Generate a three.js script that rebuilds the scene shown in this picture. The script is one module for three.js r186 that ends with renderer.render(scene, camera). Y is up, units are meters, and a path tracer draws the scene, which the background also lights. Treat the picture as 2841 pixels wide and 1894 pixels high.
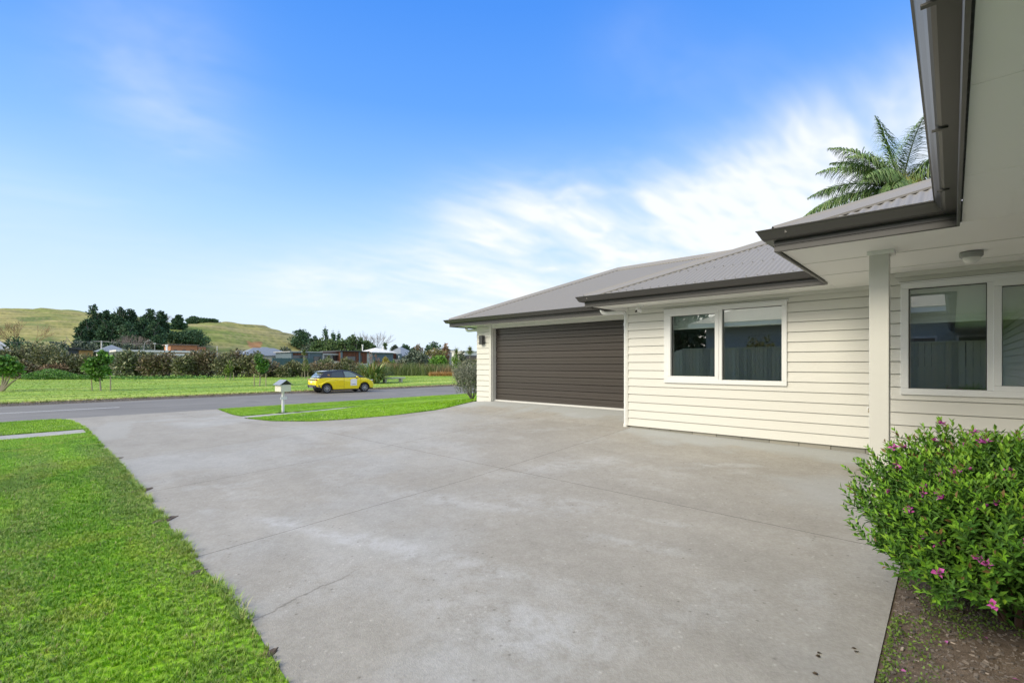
import * as THREE from 'three';
import { mergeGeometries, toCreasedNormals } from 'three/addons/utils/BufferGeometryUtils.js';
import { RoundedBoxGeometry } from 'three/addons/geometries/RoundedBoxGeometry.js';

// ------------------------------------------------------------------ camera, sky, sun, exposure
// World: x runs along the house front (towards -x is the street), z points from the house to the lawn, y up, metres.
const scene = new THREE.Scene();
const CAM_Y = 1.2, FOC = 1319, CX = 1420, HOR = 1009;              // photograph measures (pixels of a 2841 x 1894 picture)
const camera = new THREE.PerspectiveCamera(2 * Math.atan(947 / FOC) * 180 / Math.PI, 2841 / 1894, 0.05, 6000);
camera.position.set(0, CAM_Y, 0);
camera.lookAt(-0.680, CAM_Y, -0.733);
camera.setViewOffset(2841, 1894, 0, 947 - HOR, 2841, 1894);
scene.add(camera);

const renderer = new THREE.WebGLRenderer({ antialias: true });
renderer.setSize(1024, 682);
renderer.toneMapping = THREE.LinearToneMapping;
renderer.toneMappingExposure = 1.56;
renderer.shadowMap.enabled = true;

const SUN_DIR = new THREE.Vector3(-0.28, 0.62, 0.86).normalize();
const sun = new THREE.DirectionalLight(new THREE.Color(1.0, 0.90, 0.72), 1.5);
sun.position.copy(SUN_DIR).multiplyScalar(80);
sun.castShadow = true;
sun.shadow.radius = 50;
sun.shadow.mapSize.set(2048, 2048);
Object.assign(sun.shadow.camera, { left: -70, right: 70, top: 70, bottom: -70, near: 1, far: 260 });
scene.add(sun); scene.add(sun.target);

// ------------------------------------------------------------------ noise
function rng(seed) { let a = seed >>> 0; return () => { a = (a + 0x6D2B79F5) | 0; let t = Math.imul(a ^ (a >>> 15), 1 | a); t = (t + Math.imul(t ^ (t >>> 7), 61 | t)) ^ t; return ((t ^ (t >>> 14)) >>> 0) / 4294967296; }; }
function hash2(x, y) { let h = Math.imul(x | 0, 374761393) + Math.imul(y | 0, 668265263); h = Math.imul(h ^ (h >>> 13), 1274126177); return ((h ^ (h >>> 16)) >>> 0) / 4294967296; }
function vn(x, y) { const xi = Math.floor(x), yi = Math.floor(y), fx = x - xi, fy = y - yi, u = fx * fx * (3 - 2 * fx), v = fy * fy * (3 - 2 * fy);
  const a = hash2(xi, yi), b = hash2(xi + 1, yi), c = hash2(xi, yi + 1), d = hash2(xi + 1, yi + 1); return a + (b - a) * u + (c - a) * v + (a - b - c + d) * u * v; }
function fbm(x, y, o = 4) { let s = 0, a = 0.5, t = 0; for (let i = 0; i < o; i++) { s += a * vn(x, y); t += a; a *= 0.5; x = x * 2.03 + 17.1; y = y * 2.03 - 9.7; } return s / t; }
const clamp = (v, a = 0, b = 1) => Math.min(b, Math.max(a, v));
const sstep = (a, b, v) => { const t = clamp((v - a) / (b - a)); return t * t * (3 - 2 * t); };
const lerp = (a, b, t) => a + (b - a) * t;
const mix3 = (a, b, t) => [lerp(a[0], b[0], t), lerp(a[1], b[1], t), lerp(a[2], b[2], t)];
const V = (x, y, z) => new THREE.Vector3(x, y, z);

// ------------------------------------------------------------------ sky: blue air, thin cirrus, a whiter veil and glare added out of view on the sun's side
{
  const SKY = 1, W = 2048, Hh = 1024, data = new Float32Array(W * Hh * 4);
  const ramp = [[-90, .55, .58, .60], [0, .56, .635, .71], [4, .50, .605, .715], [9, .41, .55, .715], [15, .285, .465, .705], [21, .17, .355, .68], [28, .092, .262, .655], [37, .054, .205, .62], [60, .045, .18, .56], [90, .045, .17, .54]];
  const air = e => { for (let i = 1; i < ramp.length; i++) if (e <= ramp[i][0]) { const t = (e - ramp[i - 1][0]) / (ramp[i][0] - ramp[i - 1][0]); return [1, 2, 3].map(k => lerp(ramp[i - 1][k], ramp[i][k], t)); } return ramp[ramp.length - 1].slice(1); };
  // cloud banks: azimuth right of the view axis, elevation, widths, strength
  const banks = [[3, 17, 8, 3.0, .6], [12, 14.5, 8, 3.6, .72], [22, 15, 8, 3.8, .75], [31, 18.0, 7, 3.8, .75], [39, 21.0, 6, 3.2, .72], [49, 20, 9, 4, .5], [-8, 11, 8, 2.6, .42], [-15, 8.5, 10, 2, .3], [8, 8, 22, 3.2, .55], [-37, 27, 5, 5, .15], [-34, 22.5, 4, 2.5, .13], [14.5, 33, 4, 2.5, .10], [22, 29, 5, 2, .09], [-46, 13, 6, 2.5, .10]];
  for (let j = 0; j < Hh; j++) {
    const e = ((j + .5) / Hh - .5) * 180, ce = Math.cos(e * Math.PI / 180), dy = Math.sin(e * Math.PI / 180);
    for (let i = 0; i < W; i++) {
      const th = ((i + .5) / W - .5) * 2 * Math.PI, dx = Math.cos(th) * ce, dz = Math.sin(th) * ce;
      const R = .733 * dx - .680 * dz, F = -.680 * dx - .733 * dz, az = Math.atan2(R, F) * 180 / Math.PI;
      let c = air(e);
      if (e > 0) {
        const q = 1 / (dy + .22), px = (R * .86 + F * .5) * q, py = (F * .86 - R * .5) * q;
        const w1 = fbm(px * 1.7 + 3, py * 1.7 + 8, 4), n = fbm(px * 2.6 + w1 * 2.4, py * 5.2 + w1 * 2.0, 6), fine = fbm(px * 9 + w1 * 5, py * 26 + w1 * 3, 4);
        let m = 0; for (const b of banks) { const a = (az - b[0]) / b[2], g = (e - b[1]) / b[3]; m = 1 - (1 - m) * (1 - b[4] * Math.exp(-.5 * (a * a + g * g))); }
        // high veil added out of view where the sun stands, and patches of the same cirrus all round
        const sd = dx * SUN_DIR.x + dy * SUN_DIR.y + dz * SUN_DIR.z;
        const behind = sstep(62, 110, Math.abs(az)); m = 1 - (1 - m) * (1 - behind * (.62 + .28 * sstep(.0, .95, sd)));
        m = 1 - (1 - m) * (1 - .45 * sstep(48, 70, e));
        let cov = clamp(m * (.35 + 1.35 * n) + (n - .52) * .75 * sstep(.12, .75, m));
        cov = clamp(cov * (.55 + .9 * fine));
        c = mix3(c, [.66, .675, .70], cov * .92);
        c = mix3(c, [1.55, 1.47, 1.32], .85 * sstep(.5, 1, sd));   // white glare added round the unseen sun to fill the shade
      }
      const o = (j * W + i) * 4; data[o] = c[0] * SKY; data[o + 1] = c[1] * SKY; data[o + 2] = c[2] * SKY; data[o + 3] = 1;
    }
  }
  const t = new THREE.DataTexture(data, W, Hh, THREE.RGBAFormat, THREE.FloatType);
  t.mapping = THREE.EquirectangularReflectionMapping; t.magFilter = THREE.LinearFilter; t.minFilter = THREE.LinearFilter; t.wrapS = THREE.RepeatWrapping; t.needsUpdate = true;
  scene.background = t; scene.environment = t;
}

// ------------------------------------------------------------------ measuring: pixel -> direction, the distance from what is touched
function ray(sx, sy) { const r = (sx - CX) / FOC, e = (HOR - sy) / FOC; return V(.733 * r - .680, e, -(.680 * r + .733)); }
const atF = (sx, sy, F) => ray(sx, sy).multiplyScalar(F).add(V(0, CAM_Y, 0));
const onX = (sx, sy, xp) => { const d = ray(sx, sy); return d.multiplyScalar(xp / d.x).add(V(0, CAM_Y, 0)); };
const onZ = (sx, sy, zp) => { const d = ray(sx, sy); return d.multiplyScalar(zp / d.z).add(V(0, CAM_Y, 0)); };
const RZ = [[-9.35, .21], [-8.1, 0], [-4, -.24], [-.8, -.36], [3, -.40]];
function fallZ(z) { if (z <= RZ[0][0]) return RZ[0][1]; for (let i = 1; i < RZ.length; i++) if (z <= RZ[i][0]) return lerp(RZ[i - 1][1], RZ[i][1], (z - RZ[i - 1][0]) / (RZ[i][0] - RZ[i - 1][0])); return -.40; }
const ROAD_Y = -.73, ROAD_N = -22.4, ROAD_F = -31.6, RESERVE_Y = -.63;
function gh(x, z) {                                             // the land the house stands on, falling to the street
  const s = clamp((-9.5 - x) / 9.5); let y = fallZ(z) * (1 - s) - .635 * s;
  if (x < -19) y -= .05 * clamp((-19 - x) / 3.4);
  y -= .010 * clamp(x + 4.5, 0, 4) * sstep(-4, -7.5, z);
  if (z > 1.5) y += .22 * sstep(1.5, 4.6, z);
  return y;
}
function gp(sx, sy) { const d = ray(sx, sy); for (let F = .5; F < 120; F += .01) if (CAM_Y + d.y * F < gh(d.x * F, d.z * F)) return V(d.x * F, CAM_Y + d.y * F, d.z * F); return V(d.x * 120, RESERVE_Y, d.z * 120); }
const D = 1.208;

// ------------------------------------------------------------------ building helpers
const taken = new Map();
function numbered(n) { const k = taken.get(n) || 0; taken.set(n, k + 1); return k ? n + '_' + String(k).padStart(3, '0') : n; }
function shadowed(m) { m.castShadow = true; m.receiveShadow = true; return m; }
function tag(o, label, category, group, kind) { if (label) o.userData.label = label; if (category) o.userData.category = category; if (group) o.userData.group = group; if (kind) o.userData.kind = kind; return o; }
function thing(name, label, category, p = [0, 0, 0], turn = 0, group) { const o = new THREE.Group(); o.name = numbered(name); o.position.set(...p); o.rotation.y = turn; tag(o, label, category, group); scene.add(o); return o; }
function part(parent, name, geo, m) { const o = shadowed(new THREE.Mesh(geo, m)); o.name = name; parent.add(o); return o; }
function single(name, geo, m, label, category, p = [0, 0, 0], group, turn = 0) { const o = shadowed(new THREE.Mesh(geo, m)); o.name = numbered(name); o.position.set(...p); o.rotation.y = turn; tag(o, label, category, group); scene.add(o); return o; }
function structure(name, geo, m, label) { const o = geo ? shadowed(new THREE.Mesh(geo, m)) : new THREE.Group(); o.name = numbered(name); o.userData.kind = 'structure'; if (label) o.userData.label = label; scene.add(o); return o; }
function copyOf(src, p, turn, label) { const c = src.clone(); c.name = numbered(src.name.replace(/_\d{3}$/, '')); c.position.set(...p); c.rotation.y = turn; c.userData = { ...src.userData }; if (label) c.userData.label = label; scene.add(c); return c; }

class Soup {                                                     // triangles with optional vertex colour
  constructor() { this.p = []; this.c = []; this.u = []; }
  tri(a, b, c, col, ua, ub, uc) { this.p.push(a.x, a.y, a.z, b.x, b.y, b.z, c.x, c.y, c.z); if (col) for (let k = 0; k < 3; k++) this.c.push(col[0], col[1], col[2]); if (ua) this.u.push(...ua, ...ub, ...uc); }
  quad(a, b, c, d, col) { this.tri(a, b, c, col); this.tri(a, c, d, col); }
  geo() { const g = new THREE.BufferGeometry(); g.setAttribute('position', new THREE.Float32BufferAttribute(this.p, 3)); if (this.c.length) g.setAttribute('color', new THREE.Float32BufferAttribute(this.c, 3)); if (this.u.length) g.setAttribute('uv', new THREE.Float32BufferAttribute(this.u, 2)); g.computeVertexNormals(); return g; }
}
function strip(geos) { return geos.map(g => { const h = g.index ? g.toNonIndexed() : g.clone(); for (const k of Object.keys(h.attributes)) if (k !== 'position' && k !== 'normal') h.deleteAttribute(k); return h; }); }
const merge = geos => mergeGeometries(strip(geos));
function box(w, h, d, x = 0, y = 0, z = 0, bev = 0) { const g = bev ? new RoundedBoxGeometry(w, h, d, 1, bev) : new THREE.BoxGeometry(w, h, d); return g.translate(x, y, z); }
const span = (x0, x1, y0, y1, z0, z1, bev = 0) => box(x1 - x0, y1 - y0, z1 - z0, (x0 + x1) / 2, (y0 + y1) / 2, (z0 + z1) / 2, bev);
function tube(pts, r0, r1, seg = 6, sides = 6) {                 // tapered tube through points
  const c = pts.length > 2 ? new THREE.CatmullRomCurve3(pts) : new THREE.LineCurve3(pts[0], pts[1]); const n = pts.length > 2 ? seg : 1;
  const g = new THREE.TubeGeometry(c, n, 1, sides, false), P = g.attributes.position, pv = V(0, 0, 0), cv = V(0, 0, 0);
  for (let i = 0; i <= n; i++) { c.getPointAt(i / n, cv); const r = lerp(r0, r1, i / n); for (let j = 0; j <= sides; j++) { const k = i * (sides + 1) + j; pv.fromBufferAttribute(P, k).sub(cv).multiplyScalar(r).add(cv); P.setXYZ(k, pv.x, pv.y, pv.z); } }
  g.computeVertexNormals(); return g;
}
function clipPoly(poly, nx, nz, d) {                             // keep nx*x + nz*z <= d
  const out = []; for (let i = 0; i < poly.length; i++) { const a = poly[i], b = poly[(i + 1) % poly.length], da = nx * a[0] + nz * a[1] - d, db = nx * b[0] + nz * b[1] - d; if (da <= 0) out.push(a); if ((da < 0 && db > 0) || (da > 0 && db < 0)) { const t = da / (da - db); out.push([lerp(a[0], b[0], t), lerp(a[1], b[1], t)]); } } return out;
}
function drape(poly, cell, hf, lift, uvs) {                       // a sheet over the land: polygon cut by a grid, y from hf
  let x0 = 1e9, x1 = -1e9, z0 = 1e9, z1 = -1e9; for (const [x, z] of poly) { x0 = Math.min(x0, x); x1 = Math.max(x1, x); z0 = Math.min(z0, z); z1 = Math.max(z1, z); }
  const s = new Soup(); const cx = Math.floor(x0 / cell), cX = Math.ceil(x1 / cell), cz = Math.floor(z0 / cell), cZ = Math.ceil(z1 / cell);
  for (let i = cx; i < cX; i++) {
    let col = clipPoly(clipPoly(poly, -1, 0, -i * cell), 1, 0, (i + 1) * cell); if (col.length < 3) continue;
    for (let j = cz; j < cZ; j++) {
      const q = clipPoly(clipPoly(col, 0, -1, -j * cell), 0, 1, (j + 1) * cell); if (q.length < 3) continue;
      const v2 = q.map(([x, z]) => new THREE.Vector2(x, z)); for (const f of THREE.ShapeUtils.triangulateShape(v2, [])) {
        const P = f.map(k => V(v2[k].x, hf(v2[k].x, v2[k].y) + lift, v2[k].y)); const up = (P[1].x - P[0].x) * (P[2].z - P[0].z) - (P[1].z - P[0].z) * (P[2].x - P[0].x);
        if (Math.abs(up) < 1e-7) continue; if (up > 0) P.reverse();
        const U = P.map(p => [(p.x - uvs[0]) / uvs[2], (p.z - uvs[1]) / uvs[2]]); s.tri(P[0], P[1], P[2], null, ...U);
      }
    }
  }
  const g = s.geo(); return g;
}
function inside(poly, x, z) { let c = false; for (let i = 0, j = poly.length - 1; i < poly.length; j = i++) { const [xi, zi] = poly[i], [xj, zj] = poly[j]; if ((zi > z) !== (zj > z) && x < (xj - xi) * (z - zi) / (zj - zi) + xi) c = !c; } return c; }

// ------------------------------------------------------------------ materials
function dataTex(n, m, fn, srgb = true) { const d = new Uint8Array(n * m * 4); for (let j = 0; j < m; j++) for (let i = 0; i < n; i++) { const c = fn(i / n, j / m, i, j), o = (j * n + i) * 4; d[o] = clamp(c[0]) * 255; d[o + 1] = clamp(c[1]) * 255; d[o + 2] = clamp(c[2]) * 255; d[o + 3] = 255; } const t = new THREE.DataTexture(d, n, m); t.wrapS = t.wrapT = THREE.RepeatWrapping; t.magFilter = THREE.LinearFilter; t.minFilter = THREE.LinearMipmapLinearFilter; t.generateMipmaps = true; if (srgb) t.colorSpace = THREE.SRGBColorSpace; t.needsUpdate = true; return t; }
const s2l = c => c.map(v => v <= .04045 ? v / 12.92 : Math.pow((v + .055) / 1.055, 2.4));
const l2s = c => c.map(v => v <= .0031308 ? v * 12.92 : 1.055 * Math.pow(v, 1 / 2.4) - .055);
function mat(r, g, b, rough = .7, extra = {}) { const m = new THREE.MeshStandardMaterial({ roughness: rough, side: THREE.DoubleSide, ...extra }); m.color.setRGB(r, g, b); return m; }
function phys(r, g, b, rough = .5, extra = {}) { const m = new THREE.MeshPhysicalMaterial({ roughness: rough, side: THREE.DoubleSide, ...extra }); m.color.setRGB(r, g, b); return m; }
const leafMat = new THREE.MeshPhysicalMaterial({ vertexColors: true, side: THREE.DoubleSide, roughness: .62, transmission: 0 });
const needleMat = mat(1, 1, 1, .85, { vertexColors: true });
const grainBump = dataTex(256, 256, (u, v, i, j) => { const n = hash2(i, j) * .5 + vn(i * .35, j * .35) * .5; return [n, n, n]; }, false);
const paintBump = dataTex(256, 256, (u, v, i, j) => { const n = vn(i * .08, j * .6) * .6 + hash2(i, j) * .4; return [n, n, n]; }, false);

// ------------------------------------------------------------------ the land round the house
structure('ground', new THREE.PlaneGeometry(5000, 5000).rotateX(-Math.PI / 2).translate(-300, -.86, -300), mat(.10, .13, .045, 1));

const EDGE = [[-.27, -.94], [-1.4, -.95], ...[[660, 1568], [575, 1430], [435, 1270], [320, 1125], [255, 1050], [195, 985]].map(([a, b]) => { const p = gp(a * D, b * D); return [p.x, p.z]; })];
const eEnd = EDGE[EDGE.length - 1];
const g2 = (sx, sy) => { const p = gp(sx, sy); return [p.x, p.z]; };
// right-hand lawn edge of the driveway, from the footpath to the garage corner
const RLAWN = [[704, 1163], [752, 1168], [861, 1169], [947, 1164], [1092, 1152], [1237, 1132]].map(p => g2(...p));
const FPX0 = -17.3, FPX1 = -16.05;                                 // footpath
const APL = [ROAD_N + .02, eEnd[1] - .05], APR = [ROAD_N + .02, RLAWN[0][1] - 1.2];
const WZ = -8.1, GZ = -9.16, PZ = -7.2;                             // wall planes: front room, garage, porch
const drivePoly = [...EDGE, [-18.6, eEnd[1] - .05], [-20.8, eEnd[1] - .02], [-21.6, eEnd[1] + .04], [ROAD_N + .02, eEnd[1] + .35],
  [ROAD_N + .02, -6.15], [FPX0, -5.47], [FPX1, RLAWN[0][1] - .02], ...RLAWN, [-9.95, GZ + .06], [-9.28, GZ + .03], [-9.28, -9.42], [-4.42, -9.42], [-4.42, WZ - .02], [-.66, WZ - .02], [-.66, PZ - .02], [1.0, PZ - .02], [1.0, -5.2], [-.27, -5.2]];

// concrete: beige grey, brown film, pale blooms of lime where the photograph has them
const DRX = -24, DRZ = -11, DRS = 26;
const blooms = [[1000, 1500, 1.9, .16, -.5, .85], [1290, 1395, 1.2, .16, -.5, .55], [1500, 1740, .5, .3, -.5, .8], [1660, 1275, .85, .34, .1, .6], [1540, 1290, .7, .3, .2, .55], [1760, 1510, .45, .16, -.6, .75], [1850, 1450, .3, .1, -.6, .6], [1250, 1680, .4, .25, 0, .55], [1480, 1860, .7, .35, -.5, .4], [1250, 1590, .6, .3, -.3, .4], [1560, 1395, .8, .28, -.5, .45], [2020, 1290, .5, .12, -.3, .6], [1790, 1300, .5, .2, 0, .4], [1180, 1250, 1.0, .2, .1, .35], [1400, 1170, 1.4, .2, .2, .4], [1540, 1190, .9, .2, .1, .4], [850, 1240, 1.2, .2, 0, .25], [1420, 1790, .6, .3, -.5, .4]].map(([sx, sy, l, w, a, k]) => { const p = gp(sx, sy); return [p.x, p.z, l, w, a, k]; });
const creteMap = dataTex(2048, 2048, (u, v, i, j) => {
  const x = DRX + u * DRS, z = DRZ + v * DRS; if (z > 0 || x > 1.2) return [.6, .6, .58];
  const big = fbm(x * .45, z * .45, 4), mid = fbm(x * 2.1 + 5, z * 2.1, 4), fine = fbm(x * 14, z * 14, 3), gr = hash2(i, j);
  const brown = sstep(.30, .62, big + .25 * (mid - .5) + .10 * sstep(-9, -3, x));
  let c = mix3([.652, .645, .622], [.617, .600, .562], brown);
  const streak = fbm(x * .9 + z * .25, (z - x * .15) * 3.2, 4); const k0 = (streak - .5) * .05 + (mid - .5) * .045 + (fine - .5) * .045 + (gr - .5) * .05;
  c = c.map(q => q + k0);
  let b = 0; const vein = 1 - Math.abs(fbm(x * 5 + mid * 1.5, z * 5 + 9, 4) - .5) * 5;
  for (const [bx, bz, l, w, a, k] of blooms) { const dx = x - bx, dz = z - bz, ca = Math.cos(a + .785), sa = Math.sin(a + .785), p = (dx * ca - dz * sa) / l, q = (dx * sa + dz * ca) / w, d = Math.sqrt(p * p + q * q) + (mid - .5) * 1.4; if (d < 1.5) b = Math.max(b, k * sstep(1.35, .25, d)); }
  const spots = sstep(.57, .72, fbm(x * 1.6 + 40, z * 1.6, 5)) * .3 * sstep(-12, -8, x);
  b = Math.max(b, spots); b = clamp(b * (.30 + .9 * clamp(vein) + .6 * (fine - .4)) + b * (gr - .5) * .5);
  // washed strip of newer, bluer cement along the foot of the house
  const dw = (x > -4.45 && x < -.5) ? z - WZ : (x < -4.45 && x > -10.2) ? z - GZ : 9; const wash = sstep(.95, .25, dw + (mid - .5) * 1.1 + (streak - .5) * .8);
  c = mix3(c, [.675, .69, .69], wash * .75); c = mix3(c, [.76, .765, .765], b * .55);
  const pale = sstep(1.0, .2, Math.hypot((x + .9) / .9, (z + 5.9) / 1.0) + (mid - .5) * .9); c = mix3(c, [.69, .70, .70], pale * .55);
  if (x < -13) { const td = Math.abs(z - (-2.35 + (x + 18) * .18)); c = mix3(c, [.665, .66, .635], .55 * sstep(.42, .3, td + (mid - .5) * .3) * sstep(-20, -19, x) * sstep(-13, -14, x)); }
  if (gr > .9975) c = c.map(q => q + .09); else if (gr < .0012) c = c.map(q => q - .14);
  // the hairline crack by the lawn
  const cr = Math.abs(x + 3.08 - (z + 1.0) * .2 - .10 * (fbm(z * 6, 3, 4) - .5)); if (z > -2.0 && z < -.95 && cr < .007) c = c.map(q => q - .13 * sstep(-2.0, -1.5, z));
  return c;
});
const crete = mat(1, 1, 1, .88, { map: creteMap }); { const b = grainBump.clone(); b.repeat.set(52, 52); b.needsUpdate = true; crete.bumpMap = b; crete.bumpScale = .0022; }
{
  const drive = structure('driveway', null, null, 'grey concrete driveway cut into panels by thin joints');
  const gap = .0028, xs = [-99, -17.35, -12.9, -9.9, -7.1, -4.45, 99], zs = [-99, GZ + .04, -4.6, 99];
  for (let i = 0; i < xs.length - 1; i++) for (let j = 0; j < zs.length - 1; j++) {
    let q = clipPoly(clipPoly(drivePoly, -1, 0, -(xs[i] + gap)), 1, 0, xs[i + 1] - gap); q = clipPoly(clipPoly(q, 0, -1, -(zs[j] + gap)), 0, 1, zs[j + 1] - gap); if (q.length < 3) continue;
    const g = drape(q, .5, gh, 0, [DRX, DRZ, DRS]); if (g.attributes.position.count > 2) part(drive, 'concrete_slab', g, crete);
  }
  const under = structure('sub_base', drape(drivePoly, 1, gh, -.03, [0, 0, 1]), mat(.035, .032, .028, 1));
}

// footpath left and right of the driveway, mostly grown over on the right
const pathMat = mat(1, 1, 1, .9, { map: dataTex(512, 512, (u, v, i, j) => { const n = fbm(u * 24, v * 24, 4), k = .66 + (n - .5) * .16 + (hash2(i, j) - .5) * .06; return [k * 1.01, k, k * .965]; }) });
{
  const fp = structure('footpath', null, null, 'narrow concrete footpath strip between lawn and verge');
  const zl = eEnd[1] + .02; for (let k = 0; k < 6; k++) part(fp, 'concrete_slab', drape([[FPX0, zl + k * 2.4], [FPX1, zl + k * 2.4], [FPX1, zl + k * 2.4 + 2.385], [FPX0, zl + k * 2.4 + 2.385]], .6, gh, .004, [0, 0, 4]), pathMat);
  const zr = RLAWN[0][1] - .1; for (let k = 0; k < 5; k++) part(fp, 'concrete_slab', drape([[FPX0, zr - k * 1.9 - .12], [FPX1, zr - k * 1.9], [FPX1, zr - k * 1.9 - 1.885], [FPX0, zr - k * 1.9 - 1.885]], .6, gh, .004, [0, 0, 4]), pathMat);
}

// lawns
const lawnMap = (seed, A, B, C) => dataTex(512, 512, (u, v, i, j) => { const n = fbm(u * 20 + seed, v * 20, 4), f = hash2(i + seed, j), g = fbm(u * 90, v * 90, 2); let c = mix3(A, B, sstep(.35, .65, n)); c = mix3(c, C, sstep(.62, .75, g) * .5); return c.map(q => q * (.78 + .44 * f)); });
const lawnMat = mat(1, 1, 1, .95, { map: lawnMap(3, [.42, .60, .09], [.52, .70, .10], [.56, .62, .22]) });
const lawnL = [...EDGE.slice().reverse().map(([x, z]) => [x, z + .0]), [1.0, -.94], [1.0, 4.7], [-15.95, 4.7], [-16.0, eEnd[1] + .05]];
const vergeL = [[FPX0 - .02, eEnd[1] + .02], [-18.6, eEnd[1] - .04], [-20.8, eEnd[1] - .01], [-21.6, eEnd[1] + .05], [ROAD_N + .15, eEnd[1] + .40], [ROAD_N + .15, 14], [FPX0 - .02, 14]];
const rz = RLAWN[0][1];
const vergeR = [[ROAD_N + .15, -6.14], [FPX0 - .02, -5.48], [FPX0 + .03, rz - 3], [FPX0 + .28, rz - 5.3], [FPX0 + .62, rz - 9.2], [FPX0 + .62, -60], [ROAD_N + .15, -60]];
const lawnR = [...RLAWN, [-10.0, GZ], [-9.9, GZ - .05], [-9.9, -60], [FPX1 - .6, -60], [FPX1 - .6, rz - 9.2], [FPX1 - .28, rz - 5.3], [FPX1 + .05, rz - 3], [FPX1 + .1, rz - .05]];
structure('front_lawn', drape(lawnL, .6, gh, .004, [0, 0, 8]), lawnMat, 'mown lawn beside the driveway');
structure('verge_lawn', drape(vergeL, .8, gh, .012, [0, 0, 8]), lawnMat);
structure('verge_lawn', drape(vergeR, 1.5, gh, .012, [0, 0, 8]), lawnMat);
structure('side_lawn', drape(lawnR, 1.0, gh, .010, [0, 0, 8]), lawnMat);

// road, painted line, kerbs
const roadMat = mat(1, 1, 1, .82, { map: dataTex(1024, 1024, (u, v, i, j) => { const n = fbm(u * 30, v * 8, 4), m = fbm(u * 7 + 4, v * 3, 3), k = .47 + (n - .5) * .07 + (m - .5) * .08 + (hash2(i, j) - .5) * .09; return [k * 1.02, k, k * .965]; }) });
{
  const g = new THREE.PlaneGeometry(ROAD_N - ROAD_F, 520, 1, 1).rotateX(-Math.PI / 2).translate((ROAD_N + ROAD_F) / 2, ROAD_Y, -150); const uv = g.attributes.uv, P = g.attributes.position; for (let i = 0; i < uv.count; i++) uv.setXY(i, P.getX(i) / 9, P.getZ(i) / 9);
  const road = structure('road', g, roadMat, 'grey asphalt street with one white centre line');
  part(road, 'centre_line', span(-27.14, -27.02, ROAD_Y + .003, ROAD_Y + .007, -3.6, 6), mat(.72, .72, .70, .7));
  const kerbM = mat(1, 1, 1, .92, { map: dataTex(256, 256, (u, v, i, j) => { const k = .42 + (fbm(u * 30, v * 30, 3) - .5) * .25 + (hash2(i, j) - .5) * .1; return [k * 1.04, k * .97, k * .88]; }) });
  const kerb = (pts, z0, z1, flip) => { const sh = new THREE.Shape(pts.map(([a, b]) => new THREE.Vector2(a, b))); const e = new THREE.ExtrudeGeometry(sh, { depth: z1 - z0, bevelEnabled: false }); e.translate(0, 0, z0); return e; };
  const K = structure('kerb', kerb([[ROAD_F - .32, RESERVE_Y + .01], [ROAD_F - .32, ROAD_Y - .1], [ROAD_F + .3, ROAD_Y - .1], [ROAD_F + .3, ROAD_Y + .002], [ROAD_F + .06, ROAD_Y - .004], [ROAD_F - .04, ROAD_Y + .085], [ROAD_F - .1, RESERVE_Y + .01]], -300, 80), kerbM);
  structure('kerb', kerb([[ROAD_N + .16, ROAD_Y + .045], [ROAD_N + .16, ROAD_Y - .1], [ROAD_N - .3, ROAD_Y - .1], [ROAD_N - .3, ROAD_Y + .002], [ROAD_N - .04, ROAD_Y + .004], [ROAD_N + .03, ROAD_Y + .05]], -60, -6.14), kerbM);
  structure('kerb', kerb([[ROAD_N + .16, ROAD_Y + .045], [ROAD_N + .16, ROAD_Y - .1], [ROAD_N - .3, ROAD_Y - .1], [ROAD_N - .3, ROAD_Y + .002], [ROAD_N - .04, ROAD_Y + .004], [ROAD_N + .03, ROAD_Y + .05]], eEnd[1] + .40, 40), kerbM);
}
// the reserve across the street, mown in rows that run along it
const RX1 = ROAD_F - .3, RX0 = -100;
const rh = (x, z) => RESERVE_Y + .25 * (fbm(x * .05 + 9, z * .05, 3) - .5) * sstep(RX1, RX1 - 6, x);
const resMap = dataTex(1024, 1024, (u, v, i, j) => {              // u across (x), v along (z): 40 m
  const row = fbm(u * 46, v * 3.5, 3), n = fbm(u * 12, v * 9 + 7, 4), f = hash2(i, j); let c = mix3([.46, .61, .14], [.58, .68, .24], sstep(.3, .7, n));
  c = mix3(c, [.76, .78, .42], sstep(.56, .74, row) * .45); c = mix3(c, [.27, .40, .07], sstep(.48, .30, row) * .5); return c.map(q => q * (.84 + .32 * f));
});
{
  const s = []; for (let x = RX0; x < RX1; x += 2.5) for (let z = -220; z < 70; z += 5) s.push([x, z]);
  const g = new THREE.PlaneGeometry(RX1 - RX0, 290, 40, 80).rotateX(-Math.PI / 2).translate((RX0 + RX1) / 2, 0, -75); const P = g.attributes.position, uv = g.attributes.uv;
  for (let i = 0; i < P.count; i++) { P.setY(i, rh(P.getX(i), P.getZ(i))); uv.setXY(i, P.getX(i) / 40, P.getZ(i) / 40); } g.computeVertexNormals();
  structure('reserve_lawn', g, mat(1, 1, 1, .95, { map: resMap }), 'mown grass reserve across the street');
}

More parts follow.
